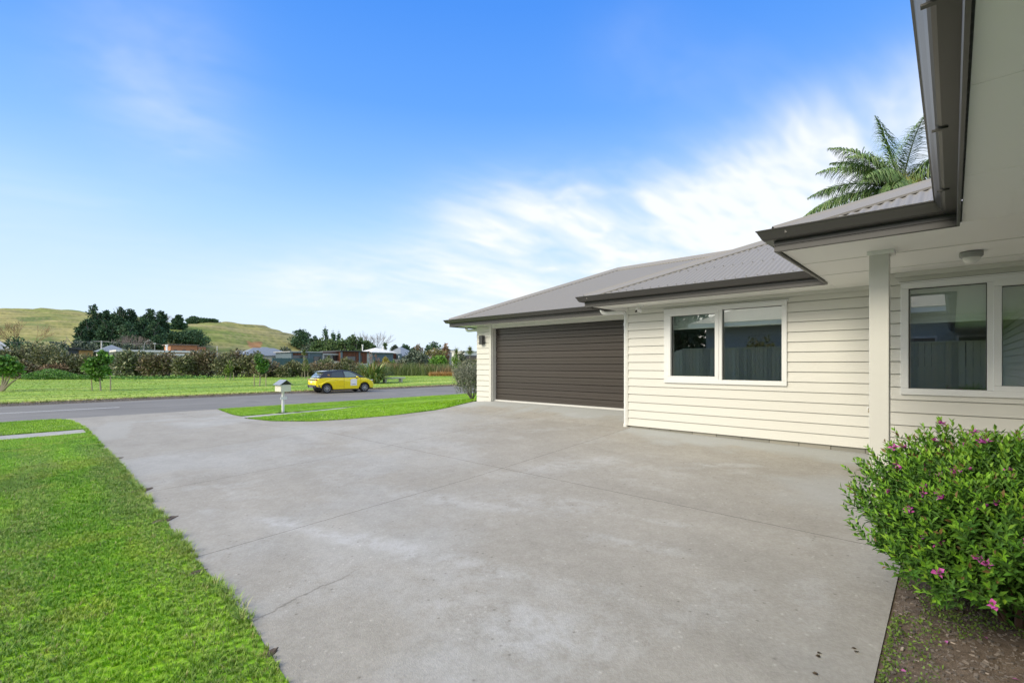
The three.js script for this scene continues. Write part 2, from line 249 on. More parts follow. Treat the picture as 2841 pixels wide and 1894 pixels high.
// ------------------------------------------------------------------ hills
const pw = (pts, v) => { if (v <= pts[0][0]) return pts[0][1]; for (let i = 1; i < pts.length; i++) if (v <= pts[i][0]) { const t = (v - pts[i - 1][0]) / (pts[i][0] - pts[i - 1][0]); return lerp(pts[i - 1][1], pts[i][1], t * t * (3 - 2 * t) * .5 + t * .5); } return pts[pts.length - 1][1]; };
const RIDGES = [
  { F: 430, w: 215, b: 160, s: [[-1500, 960], [-700, 890], [-300, 872], [0, 866], [120, 864], [165, 868], [235, 864], [330, 874], [420, 888], [510, 902], [560, 912], [600, 924], [680, 955], [780, 990], [900, 1012]] },
  { F: 330, w: 150, b: 110, s: [[430, 1012], [500, 985], [545, 948], [580, 924], [607, 910], [642, 899], [668, 896], [707, 900], [741, 912], [780, 921], [808, 933], [846, 951], [894, 973], [960, 1000], [1000, 1012]] },
  { F: 270, w: 90, b: 80, s: [[150, 1012], [240, 985], [330, 968], [420, 962], [480, 966], [540, 985], [600, 1005], [640, 1012]] },
];
const hx = (F, R) => [.733 * R - .680 * F, -(.680 * R + .733 * F)];
function hillH(F, R) {
  let y = -1.2; for (const k of RIDGES) { const top = (HOR - pw(k.s, CX + FOC * R / k.F)) * k.F / FOC + 2.1; if (top <= 0) continue; const t = F < k.F ? (k.F - F) / k.w : (F - k.F) / k.b; if (t >= 1) continue; y = Math.max(y, -1.2 + (top + .3) * (1 - Math.pow(t, 1.75))); }
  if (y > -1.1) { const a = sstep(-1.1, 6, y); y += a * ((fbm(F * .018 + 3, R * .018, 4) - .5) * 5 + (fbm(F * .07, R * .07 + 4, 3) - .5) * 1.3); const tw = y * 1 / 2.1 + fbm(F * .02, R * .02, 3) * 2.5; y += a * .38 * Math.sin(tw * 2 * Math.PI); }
  return y;
}
{
  const pos = [], col = [], idx = []; const nF = 230, R0 = -700, R1 = -60, nR = 420;
  for (let i = 0; i <= nF; i++) for (let j = 0; j <= nR; j++) {
    const F = lerp(170, 600, Math.pow(i / nF, 1.15)), R = lerp(R0, R1, j / nR), [x, z] = hx(F, R), y = hillH(F, R); pos.push(x, y, z);
    const n = fbm(F * .016 + 7, R * .016 + 2, 4), st = fbm(F * .03 + y * .5, R * .012, 3), f = fbm(F * .3, R * .3, 2);
    let c = mix3([.17, .23, .042], [.33, .30, .10], sstep(.38, .60, n * .65 + st * .35)); c = mix3(c, [.34, .30, .145], sstep(.56, .72, st) * .55); c = mix3(c, [.085, .15, .035], sstep(.60, .78, fbm(F * .05, R * .05 + 30, 4)) * .8);
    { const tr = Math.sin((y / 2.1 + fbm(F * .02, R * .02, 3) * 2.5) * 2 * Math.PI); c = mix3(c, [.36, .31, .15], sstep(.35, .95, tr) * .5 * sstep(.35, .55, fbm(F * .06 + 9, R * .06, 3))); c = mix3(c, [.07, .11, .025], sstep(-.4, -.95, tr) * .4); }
    if (F > 385) c = mix3(c, [.15, .23, .055], sstep(385, 420, F) * .75);
    if (F < 330) { const sx = CX + FOC * R / F, sy = HOR - (y - CAM_Y) * FOC / F; if (Math.hypot((sx - 706) / 20, (sy - 957) / 10) + (f - .5) * .9 < 1) c = [.36, .19, .075]; }
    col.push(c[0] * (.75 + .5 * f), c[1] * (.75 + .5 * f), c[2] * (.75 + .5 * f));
  }
  for (let i = 0; i < nF; i++) for (let j = 0; j < nR; j++) { const a = i * (nR + 1) + j; idx.push(a, a + nR + 1, a + 1, a + 1, a + nR + 1, a + nR + 2); }
  const g = new THREE.BufferGeometry(); g.setAttribute('position', new THREE.Float32BufferAttribute(pos, 3)); g.setAttribute('color', new THREE.Float32BufferAttribute(col, 3)); g.setIndex(idx); g.computeVertexNormals();
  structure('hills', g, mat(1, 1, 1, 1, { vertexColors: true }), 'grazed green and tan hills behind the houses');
}

// ------------------------------------------------------------------ the house
const HO = [-4.5, 0, -8.1];
const house = thing('house', 'cream weatherboard house with grey corrugated roof and brown garage door beside the driveway', 'house', HO);
const toH = g => g.translate(-HO[0], -HO[1], -HO[2]);
const hp = (parent, name, g, m) => part(parent, name, toH(g), m);
const boardMat = mat(.69, .683, .63, .5, { bumpMap: paintBump, bumpScale: .0006 });
const boardMats = [boardMat, ...[[.683, .676, .624], [.697, .69, .637], [.677, .67, .617]].map(c => mat(...c, .5))];
const creamTrim = mat(.68, .674, .625, .5), whiteTrim = mat(.80, .81, .80, .35), soffitMat = mat(.84, .84, .80, .6), darkMetal = phys(.048, .046, .043, .40, { metalness: .0, clearcoat: .35, clearcoatRoughness: .3 });
const roofMat = phys(.262, .248, .222, .6, { clearcoat: .12, clearcoatRoughness: .4 });
const SOF = 2.265, FASC = 2.235, GUT0 = 2.335, ROOF = 2.42, PITCH = .434, CLAD = .04, EXPO = .149;

// a weatherboard wall: local X along the wall, local Z outwards
function wall(label, len, M, openings, y0 = CLAD, y1 = SOF - .005, seed = 1) {
  const cuts = []; const g = []; let x = 0; const T = .11; const os = openings.slice().sort((a, b) => a.x0 - b.x0);
  for (const o of os) { g.push(span(x, o.x0, y0, y1, -T, -.002)); if (o.y0 > y0 + .01) g.push(span(o.x0, o.x1, y0, o.y0, -T, -.002)); if (o.y1 < y1 - .01) g.push(span(o.x0, o.x1, o.y1, y1, -T, -.002)); x = o.x1; } if (x < len - .001) g.push(span(x, len, y0, y1, -T, -.002));
  const w = hp(house, 'wall', merge(g).applyMatrix4(M), creamTrim); const R = rng(seed);
  const GR = .010; const prism = (s, xa, xb, ya, yb, cb) => { const off = y => .030 - .016 * (y - cb) / EXPO; const top = Math.abs(yb - cb - EXPO) < .003; const ym = top ? yb - GR : yb; const f = (x_, y_) => V(x_, y_, off(y_)), b = (x_, y_) => V(x_, y_, 0); const A = f(xa, ya), B = f(xb, ya), C = f(xb, ym), E = f(xa, ym), a = b(xa, ya), bb = b(xb, ya), c = b(xb, ym), e = b(xa, ym); s.quad(A, B, C, E); s.quad(a, bb, B, A); s.quad(E, C, c, e); s.quad(a, A, E, e); s.quad(B, bb, c, C); };
  for (let cb = y0; cb < y1 - .01; cb += EXPO) {
    const ct = Math.min(cb + EXPO, y1); const cutIn = os.filter(o => o.y0 < ct - .004 && o.y1 > cb + .004); const full = cutIn.filter(o => o.y0 <= cb + .004 && o.y1 >= ct - .004);
    if (full.length === cutIn.length) { let a = 0; const segs = []; for (const o of full) { if (o.x0 - a > .01) segs.push([a, o.x0]); a = o.x1; } if (len - a > .01) segs.push([a, len]); for (const [p, q] of segs) { const s = new Soup(); prism(s, p, q, cb, ct, cb); part(w, 'weatherboard', toH(s.geo().applyMatrix4(M)), boardMats[Math.floor(R() * 4)]); } }
    else { const s = new Soup(); let a = 0; for (const o of cutIn) { if (o.x0 - a > .01) prism(s, a, o.x0, cb, ct, cb); if (o.y0 > cb) prism(s, o.x0, o.x1, cb, o.y0, cb); if (o.y1 < ct) prism(s, o.x0, o.x1, o.y1, ct, cb); a = o.x1; } if (len - a > .01) prism(s, a, len, cb, ct, cb); part(w, 'weatherboard', toH(s.geo().applyMatrix4(M)), boardMats[Math.floor(R() * 4)]); }
  }
  if (label) w.userData.label = label; return w;
}
const place = (x, z, turn) => new THREE.Matrix4().makeRotationY(turn).setPosition(x, 0, z);
const W1 = { x0: -3.745, x1: -1.86, y0: .895, y1: 2.125 }, W2 = { x0: -.415, x1: .90, y0: .875, y1: 2.105 };
wall('front wall with the two-pane window', 3.9, place(-4.5, WZ, 0), [{ x0: W1.x0 + 4.5, x1: W1.x1 + 4.5, y0: W1.y0, y1: W1.y1 }], CLAD, SOF - .005, 1);
wall('porch wall behind the flowering bush', 1.6, place(-.6, PZ, 0), [{ x0: W2.x0 + .6, x1: W2.x1 + .6, y0: W2.y0, y1: W2.y1 }], CLAD, SOF - .005, 2);
wall(null, .9, place(-.6, WZ, -Math.PI / 2).multiply(new THREE.Matrix4()), [], CLAD, SOF - .005, 3);          // return at the porch
wall('garage pier with the wall lamp', .50, place(-9.83, GZ, 0), [], CLAD + .105, SOF - .005, 4);
wall(null, 6.3, place(-9.83, GZ - 6.3, -Math.PI / 2), [], CLAD + .105, SOF - .005, 5);                          // garage end wall
wall(null, 1.06, place(-4.5, GZ, -Math.PI / 2), [], CLAD, SOF - .005, 6);                                      // side of the front room
wall('side wing wall', 12.2, place(1.0, PZ, -Math.PI / 2), [{ x0: 1.4, x1: 2.5, y0: .1, y1: 2.1 }], CLAD, SOF - .005, 7);
wall(null, 14.0, place(9.0, -19.0, Math.PI), [], CLAD, SOF - .005, 8);                                          // back
// garage head and reveal trims
hp(house, 'garage_head_trim', span(-9.25, -4.5, 2.165, SOF, GZ - .12, GZ + .012), creamTrim);
hp(house, 'corner_trim', span(-9.335, -9.25, .14, SOF - .002, GZ - .16, GZ + .036, .004), creamTrim);
hp(house, 'corner_trim', span(-4.53, -4.498, CLAD, SOF - .002, WZ - .03, WZ + .034, .003), creamTrim);
hp(house, 'top_trim', span(-4.47, -.6, SOF - .055, SOF - .001, WZ + .028, WZ + .042), creamTrim);
hp(house, 'top_trim', span(-.5, .99, SOF - .055, SOF - .001, PZ + .028, PZ + .042), creamTrim);
// foundation blocks
{
  const fm = [mat(.30, .29, .25, .95, { bumpMap: grainBump, bumpScale: .004 }), mat(.34, .325, .28, .95), mat(.27, .265, .235, .95)]; const R = rng(12);
  const fb = mat(.16, .155, .14, .95), f = hp(house, 'foundation', span(-4.48, -.6, -.5, CLAD - .006, WZ - .1, WZ - .012), fb); hp(house, 'foundation', span(-9.81, -9.33, -.5, CLAD + .1, GZ - .1, GZ - .012), fb); hp(house, 'foundation', span(-.6, 1, -.5, CLAD - .006, PZ - .1, PZ - .012), fb);
  for (let x = -4.48; x < -.65; x += .40) part(f, 'block', toH(span(x + .004, Math.min(x + .396, -.6), -.45, CLAD - .008, WZ - .06, WZ - .004 + R() * .006, .003)), fm[Math.floor(R() * 3)]);
  for (let x = -9.8; x < -9.4; x += .40) part(f, 'block', toH(span(x + .004, Math.min(x + .396, -9.35), -.45, CLAD + .1, GZ - .06, GZ - .004 + R() * .006, .003)), fm[Math.floor(R() * 3)]);
}

// garage door: slats with a deep joint between and a shallow groove in the middle
{
  const gd = new THREE.Group(); gd.name = 'garage_door'; gd.userData.label = 'dark brown slatted garage door'; house.add(gd);
  const dz = -9.31, x0 = -9.23, x1 = -4.45, y0 = .225, y1 = 2.165, n = 12, hgt = (y1 - y0) / n;
  const woodBump = dataTex(256, 256, (u, v, i, j) => { const k = fbm(u * 6, v * 60, 3) * .7 + vn(i * .1, j * .9) * .3; return [k, k, k]; }, false);
  const tones = [[.058, .049, .043], [.062, .052, .046], [.055, .046, .041]].map(c => phys(...c, .36, { clearcoat: .18, clearcoatRoughness: .3, bumpMap: woodBump, bumpScale: .0006 }));
  const prof = [[0, -.004], [.004, .008], [.070, .009], [.0745, .003], [.0785, .003], [.083, .009], [.150, .009], [.156, .0], [.1565, -.012]]; const k = hgt / .165;
  const sh = new THREE.Shape([new THREE.Vector2(-.03, 0), ...prof.map(([y, d]) => new THREE.Vector2(d, y * k)), new THREE.Vector2(-.03, .156 * k)]);
  const base = new THREE.ExtrudeGeometry(sh, { depth: x1 - x0, bevelEnabled: false }).rotateY(Math.PI / 2); // shape x -> -z.. corrected below
  base.scale(1, 1, -1); // outwards is +z
  { const ix = base.index; const P = base.attributes.position.array; for (let t = 0; t < P.length; t += 9) for (let q = 0; q < 3; q++) { const a = P[t + 3 + q]; P[t + 3 + q] = P[t + 6 + q]; P[t + 6 + q] = a; } base.computeVertexNormals(); const uv = base.attributes.uv, Q = base.attributes.position; for (let i = 0; i < uv.count; i++) uv.setXY(i, Q.getX(i) / 1.2, Q.getY(i) / 1.2 + .13); }
  for (let i = 0; i < n; i++) { const s = part(gd, 'slat', base, tones[(i * 7) % 3]); s.position.set(x0 - HO[0], y0 + i * hgt - HO[1], dz - HO[2]); }
  part(gd, 'backing', toH(span(x0, x1, y0, y1, dz - .06, dz - .032)), tones[0]);
  hp(house, 'door_sill', span(-9.25, -4.5, .10, .222, dz - .08, dz + .07), mat(.62, .62, .60, .7));
  hp(house, 'door_jamb', span(-9.25, -9.232, .2, 2.166, dz - .06, GZ - .005), creamTrim);
}

// corrugated roof faces: eave from A along direction d, slope rises along up (plan vectors), outline in (s, t)
const WAVE = .076;
function roofFace(A, d, up, poly) {
  const pos = [], idx = [], step = WAVE / 8; let s0 = 1e9, s1 = -1e9; for (const [s] of poly) { s0 = Math.min(s0, s); s1 = Math.max(s1, s); }
  const range = s => { let lo = 1e9, hi = -1e9; for (let i = 0; i < poly.length; i++) { const a = poly[i], b = poly[(i + 1) % poly.length]; if ((a[0] - s) * (b[0] - s) <= 0 && a[0] !== b[0]) { const t = lerp(a[1], b[1], (s - a[0]) / (b[0] - a[0])); lo = Math.min(lo, t); hi = Math.max(hi, t); } } return [lo, hi]; };
  const n = Math.floor((s1 - s0) / step); let k = 0;
  for (let i = 0; i <= n; i++) { const s = clamp(s0 + i * step, s0 + 1e-4, s1 - 1e-4); let [lo, hi] = range(s); if (lo < .001) lo = -.055; const w = .0085 * Math.cos(2 * Math.PI * s / WAVE) + .0085; for (const t of [lo, hi]) pos.push(A[0] + d[0] * s + up[0] * t, ROOF + PITCH * t + w, A[1] + d[1] * s + up[1] * t); if (i) { const a = k - 2; idx.push(a, a + 2, a + 1, a + 1, a + 2, a + 3); } k += 2; }
  const g = new THREE.BufferGeometry(); g.setAttribute('position', new THREE.Float32BufferAttribute(pos, 3)); g.setIndex(idx); g.computeVertexNormals(); return hp(house, 'roof_sheet', g, roofMat);
}
const EV = { g: [-10.43, -8.67], m: [-4.97, -7.37], p: [-1.2, -4.92], w: [.04, -4.92] };
roofFace(EV.g, [1, 0], [0, -1], [[0, 0], [5.46, 0], [8.86, 3.4], [3.4, 3.4]]);
roofFace(EV.g, [0, -1], [1, 0], [[0, 0], [6.8, 0], [3.4, 3.4]]);
roofFace([-10.43, -15.47], [1, 0], [0, 1], [[0, 0], [8, 0], [11, 3.4], [3.4, 3.4]]);
roofFace(EV.m, [1, 0], [0, -1], [[0, 0], [3.77, 0], [9.77, 6], [6, 6]]);
roofFace(EV.m, [0, -1], [1, 0], [[0, 0], [12, 0], [6, 6]]);
roofFace([-4.97, -19.37], [1, 0], [0, 1], [[0, 0], [15, 0], [15, 6], [6, 6]]);
roofFace(EV.p, [0, -1], [1, 0], [[0, 0], [2.45, 0], [8.45, 6], [6, 6]]);
roofFace(EV.p, [1, 0], [0, -1], [[0, 0], [1.24, 0], [7.24, 6], [6, 6]]);
roofFace([.04, -4.92], [0, 1], [1, 0], [[-6, 6], [0, 0], [13, 0], [13, 6]]);
roofFace([10.0, -19.37], [0, 1], [-1, 0], [[0, 0], [27.4, 0], [27.4, 4], [0, 4]]);
// hip and ridge flashings: two wings and a rolled top
function flashing(a, b, n1, n2, w = .17) {
  const dir = b.clone().sub(a).normalize(); const s = new Soup(); const wing = n => { const v = V(0, 0, 0).crossVectors(dir, n).normalize(); if (v.y > 0) v.negate(); return v; }; const w1 = wing(n1), w2 = wing(n2), up = V(0, .026, 0), top = V(0, .05, 0);
  const L = p => p.clone().add(up).addScaledVector(w1, w), L2 = p => p.clone().add(top).addScaledVector(w1, .028), T = p => p.clone().add(V(0, .066, 0)), R2 = p => p.clone().add(top).addScaledVector(w2, .028), R = p => p.clone().add(up).addScaledVector(w2, w);
  const ring = p => [L(p).add(V(0, -.02, 0)), L(p), L2(p), T(p), R2(p), R(p), R(p).add(V(0, -.02, 0))]; const A = ring(a), B = ring(b); for (let i = 0; i < 6; i++) s.quad(A[i], B[i], B[i + 1], A[i + 1]);
  return hp(house, 'ridge_flashing', s.geo(), roofMat);
}
const rp = (x, z, t) => V(x, ROOF + PITCH * t + .006, z), NZ = V(0, 1, PITCH).normalize(), NXm = V(-PITCH, 1, 0).normalize(), NZm = V(0, 1, -PITCH).normalize(), NXp = V(PITCH, 1, 0).normalize();
flashing(rp(-10.46, -8.64, -.03), rp(-7.03, -12.07, 3.4), NXm, NZ); flashing(rp(-7.03, -12.07, 3.4), rp(-1.55, -12.07, 3.4), NZ, NZm); flashing(rp(-10.43, -15.47, 0), rp(-7.03, -12.07, 3.4), NXm, NZm);
flashing(rp(-5.0, -7.34, -.03), rp(1.03, -13.37, 6), NXm, NZ); flashing(rp(1.03, -13.37, 6), rp(9.5, -13.37, 6), NZ, NZm); flashing(rp(-1.23, -4.89, -.03), rp(4.8, -10.92, 6), NXm, NZ);
// roof screws on the faces near enough to show them
{
  const sc = new THREE.CylinderGeometry(.009, .011, .012, 6), gs = []; const row = (A, d, up, t, s0, s1) => { for (let s = Math.ceil(s0 / (WAVE * 2)) * WAVE * 2; s < s1; s += WAVE * 2) gs.push(sc.clone().translate(A[0] + d[0] * s + up[0] * t, ROOF + PITCH * t + .022, A[1] + d[1] * s + up[1] * t)); };
  for (const t of [.12, .95, 1.8, 2.65, 3.5]) row(EV.m, [1, 0], [0, -1], t, t + .25, 3.7 + t); for (const t of [.12, .8]) row(EV.p, [1, 0], [0, -1], t, t + .25, 1.2 + t);
  const o = hp(house, 'roof_screws', merge(gs), mat(.16, .16, .155, .5)); o.userData.kind = 'stuff';
}

// fascia, gutter and soffit runs round the eaves
const EAVE = [[-10.43, -15.47], [-10.43, -8.67], [-4.97, -8.67], [-4.97, -7.37], [-1.2, -7.37], [-1.2, -4.92], [.04, -4.92], [.04, 8]];
function sweepRun(i, prof, name, m, startCut = 0) {
  const dirOf = k => { const a = EAVE[k], b = EAVE[k + 1], l = Math.hypot(b[0] - a[0], b[1] - a[1]); return [(b[0] - a[0]) / l, (b[1] - a[1]) / l]; }; const nOf = k => { const d = dirOf(k); return [-d[1], d[0]]; };
  const n = nOf(i), end = (k, j) => { const m2 = j >= 0 && j < EAVE.length - 1 ? nOf(j) : [0, 0]; return dd => [EAVE[k][0] + dd * (n[0] + m2[0]), EAVE[k][1] + dd * (n[1] + m2[1])]; };
  const A = end(i, i - 1), B = end(i + 1, i + 1), s = new Soup();
  for (let k = 0; k < prof.length; k++) { const p = prof[k], q = prof[(k + 1) % prof.length]; const [ax, az] = A(p[0]), [bx, bz] = A(q[0]), [cx, cz] = B(q[0]), [dx, dz] = B(p[0]); s.quad(V(ax, p[1], az), V(dx, p[1], dz), V(cx, q[1], cz), V(bx, q[1], bz)); }
  if (i === 0 || i === EAVE.length - 2) { const fn = i === 0 ? A : B; const v2 = prof.map(([a, b]) => new THREE.Vector2(a, b)); for (const f of THREE.ShapeUtils.triangulateShape(v2, [])) { const P = f.map(k => { const [x, z] = fn(prof[k][0]); return V(x, prof[k][1], z); }); s.tri(...P); } }
  return hp(house, name, s.geo(), m);
}
const fasciaProf = [[0, FASC], [.014, FASC], [.018, FASC + .006], [.018, FASC + .048], [.011, FASC + .052], [.011, FASC + .058], [.018, FASC + .062], [.018, FASC + .098], [.012, FASC + .102], [.012, ROOF - .02], [0, ROOF - .02]];
const gutterProf = [[.014, GUT0], [.078, GUT0], [.092, GUT0 + .004], [.102, GUT0 + .014], [.112, GUT0 + .034], [.128, GUT0 + .062], [.136, GUT0 + .080], [.145, GUT0 + .086], [.146, GUT0 + .094], [.136, GUT0 + .096], [.126, GUT0 + .078], [.100, GUT0 + .030], [.088, GUT0 + .012], [.022, GUT0 + .010], [.022, GUT0 + .082], [.014, GUT0 + .082]];
for (let i = 0; i < EAVE.length - 1; i++) { sweepRun(i, fasciaProf, 'fascia', darkMetal); sweepRun(i, gutterProf, 'gutter', darkMetal); }
// gutter clips under the overhead run
for (let z = -4.2; z < 4; z += 1.1) hp(house, 'gutter_clip', span(-.075, -.015, GUT0 - .008, GUT0 - .001, z, z + .022), darkMetal);
// soffit sheets with fine joints
{
  const T = .006, sheet = (x0, x1, z0, z1) => hp(house, 'soffit_panel', span(x0, x1, SOF, SOF + T, z0, z1), soffitMat); const g = .003;
  for (let x = -10.42; x < -4.98; x += 2.4) sheet(x, Math.min(x + 2.4 - g, -4.98), GZ + .001, -8.68);
  for (const z of [-15.4, -13.0, -10.6]) sheet(-10.42, -9.82, z, Math.min(z + 2.4 - g, GZ));
  sheet(-4.96, -4.5, GZ, -7.38); sheet(-4.497, -2.85 - g, WZ - .02, -7.38); sheet(-2.85, -1.2 - g, WZ - .02, -7.38);
  sheet(-1.2, -.6, WZ - .02, -7.2 - g); const zz = [-7.2, -6.75, -5.85, -4.93]; for (let k = 0; k < 3; k++) sheet(-1.19, .995, zz[k], zz[k + 1] - g);
  for (let z = -4.93; z < 7.9; z += 1.2) sheet(.05, .995, z, Math.min(z + 1.2 - g, 7.95));
  const jm = mat(.70, .705, .66, .6); for (const z of [-6.75, -5.85]) hp(house, 'soffit_joiner', span(-1.19, .995, SOF - .004, SOF - .0005, z - .014, z + .011), jm);
}
// ceilings and rooms behind the windows
{
  const inner = mat(.42, .41, .38, .8), floorM = mat(.16, .13, .10, .7), ceil = mat(.6, .6, .58, .8);
  const room = (x0, x1, z0, z1, open) => { const g = [span(x0, x1, .15, 2.3, z0 - .1, z0), span(x0 - .1, x0, .15, 2.3, z0 - .1, z1), span(x1, x1 + .1, .15, 2.3, z0 - .1, z1)]; hp(house, 'interior_wall', merge(g), inner); hp(house, 'interior_floor', span(x0 - .1, x1 + .1, .05, .15, z0 - .1, z1), floorM); hp(house, 'interior_ceiling', span(x0 - .1, x1 + .1, 2.3, 2.36, z0 - .1, z1 + .12), ceil); };
  room(-4.35, -.75, -12.2, WZ - .112); room(-.48, 3.2, -10.6, PZ - .112); 
}

// windows: white aluminium frame, sashes, double glass, roller blind
const glass = new THREE.MeshPhysicalMaterial({ color: 0xffffff, roughness: 0, transmission: 1, thickness: 0, ior: 2.4, side: THREE.DoubleSide }); glass.color.setRGB(.93, .97, .95);
function windowUnit(o, z, splits, sashes, label, blind) {
  const w = new THREE.Group(); w.name = 'window'; w.userData.label = label; house.add(w); const pw_ = (n, g, m) => part(w, n, toH(g), m);
  // flat outer flange and head flashing
  const zf = z + .034, zb = z - .07;
  pw_('frame', merge([span(o.x0 - .03, o.x1 + .03, o.y1 - .035, o.y1 + .03, zb, zf + .012, .004), span(o.x0 - .03, o.x1 + .03, o.y0 - .03, o.y0 + .04, zb, zf + .018, .004), span(o.x0 - .03, o.x0 + .04, o.y0 + .041, o.y1 - .036, zb, zf + .012, .004), span(o.x1 - .04, o.x1 + .03, o.y0 + .041, o.y1 - .036, zb, zf + .012, .004), ...splits.map(x => span(x - .03, x + .03, o.y0 + .041, o.y1 - .036, zb, zf + .004, .003))]), whiteTrim);
  pw_('head_flashing', span(o.x0 - .05, o.x1 + .05, o.y1 + .031, o.y1 + .043, z, zf + .03), whiteTrim);
  pw_('head_shadow_strip', span(o.x0 - .045, o.x1 + .045, o.y1 + .0435, o.y1 + .05, z, zf + .004), mat(.03, .03, .03, .8));  // near-black strip painted in for the shadow gap above the flashing
  const xs = [o.x0 + .04, ...splits.flatMap(x => [x - .03, x + .03]), o.x1 - .04];
  for (let k = 0; k < xs.length / 2; k++) {
    let a = xs[2 * k], b = xs[2 * k + 1], ya = o.y0 + .041, yb = o.y1 - .036;
    if (sashes[k]) { const t = .05, zs = zf + .0145; pw_('sash', merge([span(a - .012, b + .012, yb - t, yb + .012, zb + .02, zs, .004), span(a - .012, b + .012, ya - .012, ya + t, zb + .02, zs, .004), span(a - .012, a + t, ya + t + .001, yb - t - .001, zb + .02, zs, .004), span(b - t, b + .012, ya + t + .001, yb - t - .001, zb + .02, zs, .004)]), whiteTrim); a += t; b -= t; ya += t; yb -= t; }
    const seal = .006; pw_('glazing_seal', merge([span(a, a + seal, ya, yb, z - .03, z - .005), span(b - seal, b, ya, yb, z - .03, z - .005), span(a, b, yb - seal, yb, z - .03, z - .005)]), mat(.03, .03, .03, .7));
    for (const dz of [-.018, -.034]) pw_('pane', new THREE.PlaneGeometry(b - a, yb - ya).translate((a + b) / 2, (ya + yb) / 2, z + dz), glass);
    const bl = blind; pw_('roller_blind', merge([span(a - .03, b + .03, bl.y, o.y1, z - .135, z - .131)]), bl.m); pw_('blind_rail', span(a - .03, b + .03, bl.y - .028, bl.y - .001, z - .142, z - .124, .006), whiteTrim);
    if (bl.box) pw_('blind_roll', new THREE.CylinderGeometry(.035, .035, b - a + .06, 14).rotateZ(Math.PI / 2).translate((a + b) / 2, bl.y + .05, z - .16), bl.m);
  }
  return w;
}
windowUnit(W1, WZ, [-2.81], [true, false], 'white framed two-pane window with pale roller blinds', { y: 1.835, m: mat(.62, .66, .65, .9) });
windowUnit(W2, PZ, [.30], [false, true], 'white framed porch window with a rolled blind', { y: 1.70, m: mat(.74, .76, .74, .9), box: true });
{ // glazed door in the side wing (seen only in the porch window)
  const d = new THREE.Group(); d.name = 'side_door'; house.add(d); const x = 1.0; const z0 = PZ + 1.4, z1 = PZ + 2.5;
  part(d, 'frame', toH(merge([span(x - .03, x + .05, .1, 2.1, z0, z0 + .09), span(x - .03, x + .05, .1, 2.1, z1 - .09, z1), span(x - .03, x + .05, 2.0, 2.1, z0 + .09, z1 - .09), span(x - .03, x + .05, .1, .25, z0 + .09, z1 - .09)])), whiteTrim);
  part(d, 'panel', toH(span(x, x + .03, .25, 2.0, z0 + .09, z1 - .09)), mat(.14, .07, .04, .4));
}
// porch post, downpipes
{
  const p = gp(2442, 1390); hp(house, 'porch_post', merge([span(-.585, -.435, -.4, SOF - .002, -5.79, -5.64, .006)]), creamTrim); hp(house, 'post_cap', span(-.60, -.395, SOF - .035, SOF - .001, -5.805, -5.62), soffitMat);
  hp(house, 'downpipe', merge([tube([V(-5.03, GUT0 + .004, -8.0), V(-5.03, 2.24, -8.0), V(-5.0, 2.19, -8.02), V(-4.8, 2.185, -8.07), V(-4.62, 2.18, -8.11), V(-4.575, 2.15, -8.12), V(-4.572, 2.0, -8.12)], .036, .036, 30, 10), tube([V(-4.572, 2.02, -8.12), V(-4.572, -.02, -8.12)], .034, .034, 1, 12), new THREE.CylinderGeometry(.044, .044, .07, 12).translate(-4.572, .03, -8.12), new THREE.CylinderGeometry(.041, .041, .05, 12).translate(-4.572, 1.95, -8.12)]), whiteTrim);
  hp(house, 'downpipe', merge([tube([V(-10.46, GUT0 + .004, -9.3), V(-10.46, 2.24, -9.3), V(-10.42, 2.18, -9.3), V(-10.1, 2.165, -9.3), V(-9.93, 2.16, -9.3), V(-9.89, 2.1, -9.3), V(-9.888, 1.9, -9.3)], .04, .04, 24, 10), tube([V(-9.888, 1.92, -9.3), V(-9.888, 0, -9.3)], .038, .038, 1, 12)]), whiteTrim);
}

